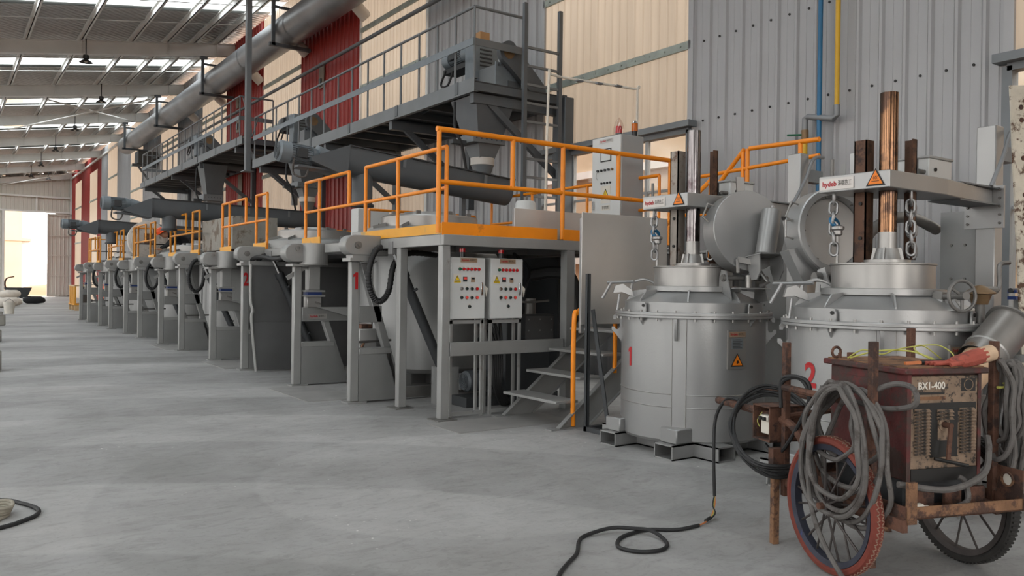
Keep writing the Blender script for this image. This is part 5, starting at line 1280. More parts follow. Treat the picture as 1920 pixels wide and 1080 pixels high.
    # clamp gear on the far side of the cover and a bow handle
    for (ax, nm) in ((rad(150), 0),):
        b0 = Vector((0.55 * math.cos(ax), 0.55 * math.sin(ax), 1.40)); o = Vector((math.cos(ax), math.sin(ax), 0)); s = Vector((-o.y, o.x, 0))
        MB().prism([(0.02, 0), (0.14, 0.04), (0.22, 0.03), (0.20, 0.10), (0.13, 0.12), (0.04, 0.06)], b0, o, (0, 0, 1), 0.03).build('clamp_plate', 'silver_paint', t)
        MB().cyl(b0 + o * 0.05 + s * 0.12 + Vector((0, 0, 0.14)), b0 + o * 0.24 - s * 0.16 + Vector((0, 0, 0.13)), 0.014, n=8).build('clamp_bar', 'chain_steel', t)
        MB().cyl(b0 + o * 0.24 - s * 0.0 + Vector((0, 0, 0.13)), b0 + o * 0.32 - s * 0.02 + Vector((0, 0, -0.02)), 0.014, n=8).build('clamp_grip', 'chain_steel', t)
        MB().cyl(b0 + o * 0.16 + Vector((0, 0, 0.02)), b0 + o * 0.18 + Vector((0, 0, -0.13)), 0.012, n=8).build('clamp_screw', 'chain_steel', t)
    bb = Vector((-0.30, 0.36, 1.47)); MB().tube(spline([bb + Vector((0.08, -0.08, 0)), bb + Vector((0.07, -0.07, 0.06)), bb + Vector((0, 0, 0.095)), bb + Vector((-0.07, 0.07, 0.06)), bb + Vector((-0.08, 0.08, 0))], 5), 0.012, n=7).build('bow_handle', 'silver_paint', t)
    return t
V1Y, V2Y = 5.38, 3.47
vessel('silver pouring vessel marked with red 1 in front of the stairs', V1Y, '1', -1)
v2 = vessel('silver pouring vessel marked with red 2 behind the welding cart', V2Y, '2', 1)
# handwheel drive on vessel 2
hw = MB()
c = Vector((-0.13, -0.66, 1.458)); ax = Vector((-0.40, -0.915, 0.05)).normalized(); Mx = disc_frame(ax)
hw.lathe([(0.105, 0.0)] + [(0.105 + 0.012 * math.cos(a), 0.013 * math.sin(a)) for a in [2 * PI * i / 8 for i in range(8)]], c, n=32, M=Mx, closed=True)
w_ = hw.build('hand_wheel', 'steel_raw', v2)
for k in range(3):
    a = 2 * PI * k / 3 + 0.5; MB().cyl(c, c + Mx @ Vector((0.105 * math.cos(a), 0.105 * math.sin(a), 0)), 0.011, n=7).build('wheel_spoke', 'steel_raw', w_)
MB().cyl(c - ax * 0.03, c + ax * 0.04, 0.03, n=12).build('wheel_hub', 'steel_raw', w_)
MB().cyl(c - ax * 0.2, c, 0.02, n=10).build('wheel_shaft', 'steel_raw', w_)
MB().box(-0.04, 0.04, -0.04, 0.04, -0.04, 0.04, Matrix.Translation(c - ax * 0.22)).build('drive_box', 'steel_raw', w_, bev=0.006)
q = c - ax * 0.22; MB().box(q.x - 0.05, q.x + 0.05, q.y - 0.05, q.y + 0.05, 1.38, 1.43).build('wheel_bracket', 'silver_paint', v2, bev=0.006)

# ---- lifting arms with heater tubes
LINK = MB().tube([(0.028 * math.cos(a) , 0, 0.028 * math.sin(a) + (0.022 if math.sin(a) > 0 else -0.022)) for a in [2 * PI * i / 16 for i in range(16)]], 0.0105, n=6, closed=True).mesh('link', 'chain_steel')
def chain(label, top, L, grp='hoist chains', sway=0.0):
    t = thing('hoist_chain', label, 'chain', top, 0, grp); n = int(L / 0.078)
    for k in range(n): link('link', LINK, t, (sway * math.sin(k * 0.5), 0.004 * math.sin(k), -0.03 - 0.078 * k), (0.1 * math.sin(k), 0, 0.5 + (k % 2) * PI / 2))
    return t
def lift_arm(label, y, tubem, chan):
    t = thing('lifting_arm', label, 'arm', (VX, y, 0)); zt, zb = 2.35, 2.225
    poly = [(-0.38, 0.30), (-0.38, -0.27), (0.42, -0.27), (0.72, -0.23), (1.38, -0.16), (1.38, -0.02), (0.7, 0.02), (0.30, 0.20), (0.1, 0.30)]
    MB().prism(poly, (0, 0, zb), (1, 0, 0), (0, 1, 0), zt - zb).build('arm_box', 'silver_paint', t, smooth=False, bev=0.006)
    MB().box(0.72, 1.38, -0.22, 0.04, zt, zt + 0.012).build('arm_top_flange', 'mid_steel', t); MB().box(0.72, 1.38, -0.22, 0.04, zb - 0.012, zb).build('arm_bottom_flange', 'mid_steel', t)
    pl = MB().box(1.38, 1.405, -0.25, 0.07, zb - 0.2, zt + 0.03).build('end_plate', 'silver_paint', t)
    for yy in (-0.22, 0.04):
        for k in range(5): MB().cyl((1.38, yy, zb - 0.16 + 0.07 * k), (1.365, yy, zb - 0.16 + 0.07 * k), 0.011, n=6).build('bolt', 'steel_raw', pl)
    MB().box(1.405, 1.55, -0.17, -0.01, 0, 2.9).build('column', 'silver_paint', t, bev=0.008)
    MB().box(1.33, 1.63, -0.26, 0.08, 0, 0.02).build('column_foot', 'steel_raw', t)
    MB().box(1.55, 1.85, -0.13, -0.03, 2.62, 2.75).build('column_bracket', 'mid_steel', t)
    MB().tube(spline([(1.75, -0.2, 2.88), (1.55, -0.22, 2.84), (1.42, -0.22, 2.62), (1.22, -0.22, 2.36)], 7), 0.018, n=8).build('conduit', 'pipe_grey', t)
    brand_plate(t, (-0.383, 0.145, 2.285), (0, -1, 0), (0, 0, 1), 0.28, 0.085)
    triangle_sign(t, (-0.383, -0.165, 2.305), (0, -1, 0), (0, 0, 1), 0.145, 'sign_orange', 'heat')
    # heater tube
    tb = (-0.14, -0.12)
    MB().cyl((tb[0], tb[1], 1.90), (tb[0], tb[1], 2.95), 0.064, n=32).build('heater_tube', tubem, t)
    MB().cyl((tb[0], tb[1], 1.80), (tb[0], tb[1], 1.92), 0.066, n=32).build('tube_socket', 'brushed_steel', t)
    MB().lathe([(0.11, 1.70), (0.10, 1.71), (0.075, 1.80), (0.0, 1.80)], (tb[0], tb[1], 0), n=28).build('tube_shoe', 'brushed_steel', t)
    for k in range(4):
        a = k * PI / 2 + 0.3; MB().bar((tb[0] + 0.09 * math.cos(a), tb[1] + 0.09 * math.sin(a), 1.70), (tb[0] + 0.068 * math.cos(a), tb[1] + 0.068 * math.sin(a), 1.80), 0.01, 0.06, (math.cos(a), math.sin(a), 0)).build('shoe_rib', 'brushed_steel', t)
    MB().lathe([(0.16, 1.693), (0.16, 1.715), (0.0, 1.715)], (tb[0], tb[1], 0), n=32).build('base_flange', 'brushed_steel', t)
    # guide channels either side of the tube
    g = MB(); g.box(-0.20, -0.19, 0.02, 0.12, 1.70, chan); g.box(-0.20, -0.10, 0.11, 0.12, 1.70, chan); g.box(-0.20, -0.10, 0.02, 0.03, 1.70, chan)
    ch = g.build('guide_channel', 'scorched' if tubem == 'bronze_tube' else 'scorched_grey', t, smooth=False)
    for z in (1.88, 2.14): MB().cyl((-0.20, 0.06, z), (-0.212, 0.06, z), 0.014, n=8).build('channel_bolt', 'ink_black', ch)
    g = MB(); g.box(0.03, 0.09, -0.21, -0.20, 1.72, chan); g.box(0.08, 0.09, -0.21, -0.12, 1.72, chan); g.build('guide_channel', 'scorched', t, smooth=False)
    # junction box on the arm
    jb = MB().box(0.28, 0.62, -0.2, 0.06, zt, zt + 0.155).build('junction_box', 'box_white', t, bev=0.006); MB().box(0.27, 0.63, -0.21, 0.07, zt + 0.155, zt + 0.175).build('box_lid', 'box_side', jb, bev=0.005)
    MB().cyl((0.36, -0.205, zt + 0.07), (0.36, -0.215, zt + 0.07), 0.014, n=12).build('knock_out', 'ink_black', jb)
    for k in range(2): MB().cyl((0.28, -0.16 + 0.08 * k, zt + 0.05), (0.20, -0.16 + 0.08 * k, zt + 0.05), 0.018, n=10).build('cable_gland', 'steel_raw', jb)
    for p in ((-0.33, 0.22), (0.10, -0.2)): MB().cyl((p[0], p[1], zt), (p[0], p[1], zt + 0.13), 0.014, n=8).build('stud', 'black_gloss' if p[0] > 0 else 'steel_raw', t)
    # thermocouple head on a thin rod
    MB().cyl((-0.28, 0.2, 1.69), (-0.28, 0.2, 1.92), 0.012, n=8).build('sensor_rod', 'brushed_steel', t)
    hd = MB().lathe([(0.02, 0.0), (0.035, 0.01), (0.035, 0.04), (0.05, 0.05), (0.05, 0.07), (0.0, 0.09)], (-0.28, 0.2, 1.90), n=18).build('sensor_head', 'brushed_steel', t)
    MB().lathe([(0.0, 0.0), (0.052, 0.0), (0.052, 0.018), (0.045, 0.024), (0.0, 0.024)], (-0.28, 0.235, 2.0), n=18, M=Matrix.Rotation(rad(60), 3, 'X')).build('sensor_cap', 'pipe_blue', hd)
    return t
lift_arm('grey lifting arm with chrome heater tube over vessel 1', V1Y, 'chrome_tube', 2.78)
lift_arm('grey lifting arm with bronze heater tube over vessel 2', V2Y, 'bronze_tube', 2.62)
chain('chain hanging from the far end of the arm over vessel 1', (VX - 0.30, V1Y + 0.22, 2.22), 0.52)
chain('chain hanging from the arm between lid and tube of vessel 1', (VX - 0.02, V1Y - 0.22, 2.22), 0.5)
chain('chain hanging before the open lid of vessel 2', (VX - 0.30, V2Y + 0.22, 2.22), 0.52)
chain('longer chain strand next to the bronze tube of vessel 2', (VX - 0.03, V2Y - 0.235, 2.22), 0.52)
chain('second chain strand doubled beside the bronze tube of vessel 2', (VX + 0.04, V2Y - 0.20, 2.20), 0.5, sway=0.01)

# ---- flat backing panels, second platform rail and pipes at the wall
def backing(label, x, y0, y1, z0, z1, xo=0.0):
    t = thing('backing_panel', label, 'panel', (x, y0, 0), 0, 'flat panels behind the vessels')
    MB().box(0, 0.03, 0, y1 - y0, z0, z1).build('face_sheet', 'stand_grey', t)
    MB().box(0.0, 0.35, -0.03, 0.0, z0, z1).build('return_edge', 'warm_edge' if xo else 'stand_worn', t)
    for k in range(3):
        for yy in (0.1, y1 - y0 - 0.1): MB().cyl((0, yy, z0 + 0.15 + 0.3 * k), (-0.012, yy, z0 + 0.15 + 0.3 * k), 0.012, n=6).build('screw', 'steel_raw', t)
    MB().box(0.05, 0.3, 0.05, y1 - y0 - 0.05, 0, z0).build('pedestal', 'stand_grey', t)
    return t
backing('flat grey panel behind vessel 2', 7.45, 3.52, 3.84, 1.15, 2.2, 1)
backing('flat grey panel behind the open lid of vessel 1', 7.62, 5.50, 6.0, 1.15, 2.1, 1)
t = thing('exhaust_bend', 'bent grey pipe arching to the panel behind vessel 2', 'pipe', (7.0, 3.9, 0))
MB().tube(spline([(-0.5, 0.15, 1.7), (-0.4, 0.12, 1.98), (-0.1, 0.08, 2.12), (0.2, 0.05, 2.14), (0.5, 0.0, 2.05)], 8), 0.05, n=14).build('bend', 'steel_raw', t)
t = thing('guard_rail', 'orange guard rail on the small platform behind the vessels', 'railing', (8.1, 5.5, 1.95))
for y in (0.3, 1.05, 1.12): MB().cyl((0, y, 0), (0, y, 1.25), 0.026, n=10).build('post', 'orange_paint', t)
rail_seg(t, (0, 0.05, 1.23), (0, 1.02, 1.25), 0.028); rail_seg(t, (0, 0.05, 1.05), (0, 1.9, 0.98), 0.024, 'mid_rail'); rail_seg(t, (0, 1.1, 1.25), (0, 1.75, 0.62), 0.028, 'sloping_rail'); rail_seg(t, (0, 0.0, 0.45), (0, 2.2, 0.5), 0.024, 'low_rail')
t = thing('small_platform', 'narrow grey platform at the wall behind the vessels', 'platform', (7.95, 5.3, 0))
MB().box(0, 0.95, 0, 2.3, 1.86, 1.94).build('deck', 'steel_raw', t)
for y in (0.1, 2.1):
    for x in (0.08, 0.85): MB().box(x - 0.05, x + 0.05, y - 0.05, y + 0.05, 0, 1.86).build('post', 'stand_grey', t)
tag(MB().cyl((8.86, 6.08, 2.0), (8.86, 6.08, 9.8), 0.029, n=14).build('water_pipe', 'pipe_blue'), 'blue pipe running up the grey wall', 'pipe')
t = thing('gas_pipe', 'yellow gas pipe with grey elbows and a valve on the wall', 'pipe', (8.86, 0, 0))
MB().cyl((0, 5.84, 3.64), (0, 5.84, 9.8), 0.029, n=14).build('riser', 'pipe_yellow', t)
MB().tube([(0, 5.84, 3.72), (0, 5.84, 3.6), (0, 5.88, 3.56), (0, 6.24, 3.64), (0, 6.28, 3.62), (0, 6.28, 3.48)], 0.038, n=12).build('elbow_run', 'pipe_grey', t)
MB().cyl((0, 6.28, 1.96), (0, 6.28, 3.5), 0.033, n=14).build('drop_pipe', 'pipe_yellow', t)
MB().cyl((0, 6.28, 3.36), (0, 6.28, 3.48), 0.045, n=12).build('valve_body', 'bronze_paint', t)
MB().cyl((-0.03, 6.30, 3.42), (-0.05, 6.50, 3.44), 0.014, n=8).build('valve_handle', 'green_button', t)
t = thing('guide_mast', 'pale grey slotted mast beside the blue pipe', 'post', (8.0, 4.95, 0))
MB().box(0, 0.14, 0, 0.16, 0, 2.95).build('mast', 'box_white', t, bev=0.006); MB().box(-0.01, 0.0, 0.2, 0.26, 1.9, 2.85).build('strip', 'box_side', t); MB().box(0.02, 0.12, -0.02, 0, 2.72, 2.9).build('slot', 'steel_raw', t)

# ---- right edge: scorched beam, ladle tube, burner, machinery
t = thing('painted_beam', 'tall scorched white-painted steel beam leaning at the picture edge', 'beam', (0, 0, 0))
t.location = (6.18, 2.72, 0)
MB().prism([(0.20, 0.0), (0.42, 0.0), (0.17, 2.96), (0.0, 2.95)], (0, 0, 0), (0.92, -0.40, 0), (0, 0, 1), 0.014).build('web', 'old_paint', t, smooth=False)
MB().prism([(0.38, 0), (0.16, 2.96), (0.34, 2.80), (0.52, 0)], (0.0, -0.014, 0), (0.92, -0.40, 0), (0, 0, 1), 0.09).build('flange', 'old_paint', t, smooth=False)
for z in (2.80, 2.71, 2.44, 2.18, 2.08):
    s_ = 0.20 * (2.96 - z) / 2.96 + 0.08; q = Vector((0.92 * s_, -0.40 * s_, z)); MB().cyl(q + Vector((-0.40, -0.92, 0)) * 0.002, q + Vector((-0.40, -0.92, 0)) * 0.018, 0.018, n=12).build('bolt_hole', 'rust', t)
t = thing('ladle_tube', 'tilted wide tube with scorched steel rim resting above the welder', 'tube', (5.55, 2.62, 0))
a = Vector((-0.24, 0.05, 0.80)); b = Vector((0.42, -0.02, 1.26)); d = (b - a).normalized()
MB().cyl(a, a.lerp(b, 0.5), 0.115, n=28).build('lower_sleeve', 'tan_ceramic', t)
MB().cyl(a.lerp(b, 0.48), b, 0.14, n=28, cap=False).build('upper_sleeve', 'ladle_steel', t)
MB().lathe([(0.09, 0), (0.16, 0), (0.16, 0.015), (0.09, 0.015)], b, n=28, M=disc_frame(d), closed=True).build('rim', 'steel_raw', t)
MB().cyl(b - d * 0.25, b - d * 0.24, 0.135, n=28).build('inner_floor', 'ink_black', t)
MB().lathe([(0.141, 0), (0.147, 0.01), (0.141, 0.02)], a.lerp(b, 0.6), n=28, M=disc_frame(d)).build('weld_seam', 'brushed_steel', t)
for k in (0.3, 0.85):
    p = a.lerp(b, k); MB().bar((p.x, p.y + 0.0, 0), (p.x, p.y, p.z - 0.1), 0.06, 0.06).build('leg', 'stand_grey', t)
    MB().bar((p.x, p.y - 0.18, p.z - 0.14), (p.x, p.y + 0.18, p.z - 0.14), 0.06, 0.05).build('cradle', 'stand_grey', t)
t = thing('burner_cap', 'bronze mushroom-shaped burner cap on a pipe stub', 'burner', (5.98, 2.8, 0))
MB().lathe([(0.03, 1.40), (0.05, 1.40), (0.075, 1.47), (0.10, 1.475), (0.10, 1.485), (0.06, 1.51), (0.03, 1.53), (0.0, 1.535)], n=24).build('cap', 'bronze_paint', t)
MB().cyl((0, 0, 0), (0, 0, 1.41), 0.03, n=12).build('pipe', 'steel_raw', t)
MB().tube(spline([(0.1, 0, 1.5), (0.2, -0.02, 1.5), (0.24, -0.02, 1.55), (0.24, -0.02, 1.68), (0.34, -0.04, 1.70)], 5), 0.016, n=8).build('valve_pipe', 'steel_raw', t)
MB().cyl((0.05, 0, 1.5), (0.2, -0.01, 1.5), 0.028, n=10).build('valve', 'steel_raw', t)
t = thing('red_machine', 'red and blue machine at the right edge behind the ladle tube', 'machine', (6.75, 1.95, 0))
MB().box(0, 0.5, 0, 0.5, 0.45, 1.45).build('housing', 'machine_red', t, bev=0.02); MB().box(-0.02, 0.52, -0.02, 0.5, 0.3, 0.47).build('base', 'machine_blue', t, bev=0.01); MB().box(0.05, 0.45, 0.05, 0.45, 0, 0.3).build('plinth', 'deck_dark', t)
MB().tube(spline([(-0.15, 0.05, 0.7), (-0.2, 0.0, 1.2), (0.05, 0.1, 1.55), (0.3, 0.2, 1.45)], 6), 0.05, n=10).build('duct', 'pipe_grey', t)
for i, (x, y) in enumerate(((6.95, 4.42), (7.0, 2.95))):
    t = thing('clamp_rack', ['small blue clamp rack between the two vessels', 'small blue clamp rack at the wall behind the handwheel'][i], 'rack', (x, y, 0))
    for k in range(2): MB().box(-0.2, 0.2, -0.03, 0.03, 1.43 + 0.05 * k, 1.455 + 0.05 * k).build('bar', 'machine_blue', t)
    MB().box(-0.05, 0.05, -0.05, 0.05, 0, 1.43).build('stem', 'stand_grey', t); MB().cyl((-0.1, 0, 1.5), (-0.22, 0, 1.5), 0.02, n=8).build('pin', 'deck_dark', t)
t = thing('red_valve_rack', 'dark red pipe rack between the two vessels', 'rack', (7.0, 4.45, 0))
MB().box(0, 0.3, 0.14, 0.2, 0, 1.3).build('panel', 'machine_red', t); MB().box(-0.02, 0.32, 0.1, 0.14, 1.08, 1.13).build('band', 'machine_blue', t); MB().cyl((0.1, 0.1, 0.75), (0.1, 0.06, 0.75), 0.12, n=20).build('fan_grille', 'deck_dark', t)
# ================================================================= WELDING CART (origin between the wheels, local y = towards the handles)
CA = rad(-18.8)
cart = thing('hand_cart', 'rusty two-wheeled hand cart carrying the old welder', 'cart', (4.245, 2.395, 0), CA)
def wheel(x, tyre, wall, rim, spk, nm):
    w = MB(); MY = Matrix.Rotation(PI / 2, 3, 'Y'); c = Vector((x, 0, 0.36))
    w.lathe([(0.315 + 0.0, -0.02), (0.33, -0.034), (0.35, -0.03), (0.36, -0.014), (0.36, 0.014), (0.35, 0.03), (0.33, 0.034), (0.315, 0.02)], c, n=56, M=MY, closed=True)
    wo = w.build(nm, tyre, cart)
    MB().lathe([(0.288, -0.022), (0.318, -0.028), (0.318, -0.02), (0.305, -0.012), (0.305, 0.012), (0.318, 0.02), (0.318, 0.028), (0.288, 0.022)], c, n=56, M=MY, closed=True).build('rim', rim, wo)
    if wall:
        tr = MB()
        for k in range(150):
            a = 2 * PI * k / 150; u = Vector((0, math.cos(a), math.sin(a))); v = Vector((0, -math.sin(a), math.cos(a))); s = 0.006 if k % 2 else -0.006
            for sx in (-1, 1): tr.bar(c + u * 0.357 + Vector((sx * (0.010 + s), 0, 0)) - v * 0.005, c + u * 0.357 + Vector((sx * (0.014 - s), 0, 0)) + v * 0.005, 0.006, 0.008, u)
        tr.build('tread_pattern', wall, wo)
    else:
        tr = MB()
        for k in range(90):
            a = 2 * PI * k / 90; u = Vector((0, math.cos(a), math.sin(a))); tr.bar(c + u * 0.358 - Vector((0.024, 0, 0)), c + u * 0.358 + Vector((0.024, 0, 0)), 0.010, 0.010, u)
        tr.build('tread_lugs', tyre, wo)
    for k in range(spk):
        a = 2 * PI * k / spk + 0.1; sx = (0.035 if k % 2 else -0.035) if spk > 10 else 0; r0 = 0.03
        u = Vector((0, math.cos(a), math.sin(a))); tw = Vector((0, -math.sin(a), math.cos(a))) * (0.0)
        p = c + u * r0 + Vector((sx, 0, 0)); q = c + u * 0.295 + tw
        if spk > 10: MB().cyl(p, q, 0.0065, n=6).build('spoke', 'spoke', wo)
        else: MB().bar(p, q, 0.016, 0.034, Vector((0, -math.sin(a), math.cos(a)))).build('spoke', 'spoke', wo)
    h = MB().cyl(c - Vector((0.06, 0, 0)), c + Vector((0.06, 0, 0)), 0.034, n=16).build('hub', 'spoke', wo)
    MB().cyl(c + Vector((-0.085 if x < 0 else 0.085, 0, 0)), c, 0.02, n=6).build('axle_nut', 'rust', h)
wheel(-0.42, 'tyre_red', 'tyre_wall', 'rim_blue', 20, 'wheel')
wheel(0.42, 'tyre_black', None, 'spoke', 12, 'wheel')
MB().cyl((-0.4, 0, 0.36), (0.4, 0, 0.36), 0.018, n=10).build('axle', 'rust', cart)
# tray: angle iron frame and bed
MB().box(-0.34, 0.36, -0.45, -0.445 + 0.0, 0.40, 0.46).build('tray_front_edge', 'rust_light', cart); MB().box(-0.34, 0.36, -0.45, 0.50, 0.40, 0.408).build('tray_bed', 'rust', cart)
for x in (-0.345, 0.355): MB().box(x - 0.005, x + 0.005, -0.45, 0.50, 0.40, 0.46).build('tray_side_edge', 'rust', cart)
MB().box(-0.34, 0.36, 0.49, 0.50, 0.40, 0.46).build('tray_rear_edge', 'rust', cart)
MB().box(0.348, 0.356, -0.45, -0.30, 0.40, 0.60).build('side_plate', 'rust', cart)
MB().lathe([(0.03, 0), (0.038, 0), (0.038, 0.01), (0.03, 0.01)], (0.343, -0.37, 0.54), n=18, M=Matrix.Rotation(-PI / 2, 3, 'Y'), closed=True).build('plate_ring', 'rust_light', cart)
MB().cyl((0.347, -0.37, 0.54), (0.344, -0.37, 0.54), 0.03, n=18).build('plate_hole', 'pale_plastic', cart)
MB().box(-0.35, -0.30, -0.46, -0.44, 0.38, 0.58).build('corner_angle', 'rust_light', cart)
for x in (-0.12, 0.05, 0.2): MB().box(x - 0.05, x + 0.05, -0.32, -0.30, 0.41, 0.50).build('tray_tab', 'rust', cart)
# corner posts, legs and handles
for (x, y, z0, z1) in ((-0.36, -0.22, 0.1, 1.235), (0.36, -0.26, 0.40, 1.235), (-0.36, 0.50, 0.28, 1.18), (0.36, 0.32, 0.40, 1.27), (0.05, 0.45, 0.4, 1.12)):
    MB().box(x - 0.019, x + 0.019, y - 0.019, y + 0.019, z0, z1).build('corner_post', 'rust', cart, bev=0.003)
for (x, y) in ((-0.42, 0.51), (0.41, 0.55)):
    MB().box(x - 0.02, x + 0.02, y - 0.02, y + 0.02, 0.0, 0.48).build('prop_leg', 'rust_light', cart, bev=0.003); MB().box(x - 0.03, x + 0.06, y - 0.025, y + 0.025, 0.42, 0.56).build('leg_bracket', 'rust', cart)
MB().tube(spline([(-0.36, 1.26, 0.735), (-0.36, 0.9, 0.735), (-0.36, 0.55, 0.72), (-0.36, 0.40, 0.68), (-0.34, 0.28, 0.52), (-0.33, 0.2, 0.30), (-0.33, 0.12, 0.36)], 7), 0.024, n=10).build('handle', 'rust', cart)
MB().tube(spline([(0.12, 1.42, 0.79), (0.12, 1.0, 0.79), (0.12, 0.5, 0.78), (0.12, 0.3, 0.7), (0.14, 0.1, 0.45)], 7), 0.024, n=10).build('handle', 'rust', cart)
MB().cyl((-0.36, 0.52, 0.74), (0.12, 0.52, 0.78), 0.018, n=8).build('handle_tie', 'rust', cart)
MB().cyl((-0.39, 0.48, 0.92), (-0.33, -0.05, 0.90), 0.02, n=8).build('side_rod', 'rust', cart)
MB().box(-0.375, -0.345, -0.45, 0.5, 0.34, 0.40).build('chassis_rail', 'rust', cart); MB().box(0.345, 0.375, -0.3, 0.5, 0.34, 0.40).build('chassis_rail', 'rust', cart)

# ---- the welder itself
wd = thing('arc_welder', 'old dark red arc welding machine with louvred front on the cart', 'welder', (4.245, 2.395, 0.0), CA)
x0, x1, y0, y1 = -0.225, 0.235, -0.295, 0.28
MB().box(x0, x1, y0 + 0.01, y1, 0.54, 1.075).build('case', 'welder_red', wd, bev=0.008)
MB().box(x0 + 0.03, x1 - 0.03, y0 + 0.05, y1 - 0.04, 0.408, 0.54).build('plinth', 'deck_dark', wd)
fp = MB().box(x0 + 0.025, x1 - 0.02, y0 - 0.004, y0 + 0.01, 0.60, 1.065).build('front_panel', 'welder_face', wd, bev=0.003)
MB().box(x0 - 0.0, x0 + 0.025, y0 - 0.008, y0 + 0.02, 0.54, 1.075).build('corner_angle', 'welder_red', wd)
MB().box(x1 - 0.02, x1 + 0.0, y0 - 0.008, y0 + 0.02, 0.54, 1.075).build('corner_angle', 'welder_red', wd)
MB().box(x0 + 0.03, x1 - 0.02, y0 - 0.006, y0 + 0.01, 0.535, 0.60).build('terminal_recess', 'ink_black', wd)
lidm = MB(); lidm.box(x0 - 0.03, x1 + 0.03, y0 - 0.03, y1 + 0.03, 1.075, 1.105); lidm.build('top_cover', 'welder_red', wd, bev=0.006)
MB().box(x0 - 0.01, x1 + 0.01, y0 - 0.01, y1 + 0.01, 1.105, 1.112).build('top_dust_sheet', 'rust_light', wd)
LV = MB().prism([(0, 0), (-0.020, 0.001), (-0.004, 0.0145), (0, 0.0145)], (0, 0, 0), (0, 1, 0), (0, 0, 1), 0.09).mesh('louvre', 'welder_face', smooth=False)
for xs in (x0 + 0.045, x1 - 0.135):
    for k in range(14): link('louvre', LV, fp, (xs, y0 - 0.004, 0.672 + 0.0165 * k))
for k in range(3): link('louvre', LV, fp, (x0 + 0.185, y0 - 0.006, 0.845 + 0.018 * k))
MB().box(x0 + 0.145, x1 - 0.145, y0 - 0.006, y0 - 0.003, 0.655, 0.905).build('centre_field', 'ink_black', fp)
MB().box(x0 + 0.19, x1 - 0.20, y0 - 0.008, y0 - 0.005, 0.74, 0.86).build('dial_plate', 'welder_face', fp)
MB().box(x0 + 0.055, x0 + 0.235, y0 - 0.007, y0, 0.945, 0.962).build('slot_plate', 'rust_light', fp); MB().box(x0 + 0.06, x0 + 0.23, y0 - 0.006, y0, 0.972, 0.985).build('slot', 'ink_black', fp)
MB().box(x0 + 0.04, x1 - 0.03, y0 - 0.0055, y0 - 0.003, 0.885, 0.93).build('worn_band', 'ink_black', fp)
text_part('BX1-400', 0.05, 'pale_plastic', fp, (x0 + 0.15, y0 - 0.0065, 1.015), (1, 0, 0), (0, 0, 1), 0.165)
lg = MB().box(x1 - 0.125, x1 - 0.035, y0 - 0.0055, y0 - 0.003, 0.985, 1.05).build('maker_mark', 'ink_black', fp)
MB().lathe([(0.026, 0), (0.03, 0), (0.03, 0.0015), (0.026, 0.0015)], (x1 - 0.08, y0 - 0.006, 1.018), n=20, M=Matrix.Rotation(PI / 2, 3, 'X'), closed=True).build('mark_ring', 'welder_face', lg)
ck = MB().cyl((x0 + 0.225, y0 - 0.004, 0.82), (x0 + 0.225, y0 - 0.06, 0.82), 0.014, n=10).build('crank_shaft', 'rust', wd)
MB().lathe([(0.02, 0), (0.034, 0), (0.034, 0.01), (0.02, 0.01)], (x0 + 0.225, y0 - 0.004, 0.82), n=18, M=Matrix.Rotation(PI / 2, 3, 'X'), closed=True).build('shaft_ring', 'welder_face', ck)
MB().bar((x0 + 0.225, y0 - 0.055, 0.83), (x0 + 0.20, y0 - 0.065, 0.655), 0.022, 0.01, (0, 1, 0)).build('crank_arm', 'rust', ck)
MB().cyl((x0 + 0.15, y0 - 0.03, 0.655), (x0 + 0.30, y0 - 0.09, 0.625), 0.009, n=8).build('crank_handle', 'ink_black', ck)
ey = MB().tube([(x0 - 0.01 + 0.028 * math.cos(a), y1 - 0.06, 1.145 + 0.028 * math.sin(a)) for a in [2 * PI * i / 16 for i in range(16)]], 0.008, n=7, closed=True).build('lifting_eye', 'rust', wd)
MB().tube([(x1 - 0.03 + 0.024 * math.cos(a), y0 + 0.06, 1.135 + 0.024 * math.sin(a)) for a in [2 * PI * i / 16 for i in range(16)]], 0.007, n=7, closed=True).build('lifting_eye', 'rust', wd)
MB().cyl((x0 + 0.005, y1 - 0.07, 1.10), (x0 + 0.005, y1 - 0.07, 1.14), 0.01, n=8).build('eye_stud', 'rust', wd)
for z in (0.98, 0.78): MB().box(x0 - 0.006, x0, y0 + 0.1, y1 - 0.1, z, z + 0.05).build('side_band', 'welder_red', wd)

def cable(name, label, pts, r, m, k=8, n=8, closed=False, cat='cable', grp=None):
    o = MB().tube(spline(pts, k, closed), r, n=n, closed=closed).build(name, m); o.location = (4.245, 2.395, 0); o.rotation_euler = (0, 0, CA)
    return tag(o, label, cat, grp)
# coil of welding cable hung on the near corner post (one cable wound in loops)
def coil(name, label, cx, xw, ly, lz, zc, n, rr, seed, rot=0.0, tail=None):
    rnd = random.Random(seed); t = thing(name, label, 'cable coil', (4.245, 2.395, 0), CA)
    for k in range(n):
        sy = ly * rnd.uniform(0.6, 1.15); sz = lz * rnd.uniform(0.62, 1.15); oy = rnd.uniform(-0.4, 0.45) * ly; top = zc + lz + rnd.uniform(-0.02, 0.03); x = cx + xw * (k / max(1, n - 1) - 0.5)
        pts = []
        for i in range(12):
            a = 2 * PI * i / 12; yy = sy * math.sin(a) * (1.0 - 0.25 * math.cos(a)) + oy; zz = top - sz + sz * math.cos(a)
            pts.append((x + rnd.uniform(-0.02, 0.02) + (0.02 if i < 3 or i > 9 else 0), rot + yy, zz))
        MB().tube(spline(pts, 5, True), rr, n=8, closed=True).build('loop', 'cable_grey', t)
    if tail: MB().tube(spline(tail, 8), rr, n=8).build('tail', 'cable_grey', t)
    return t
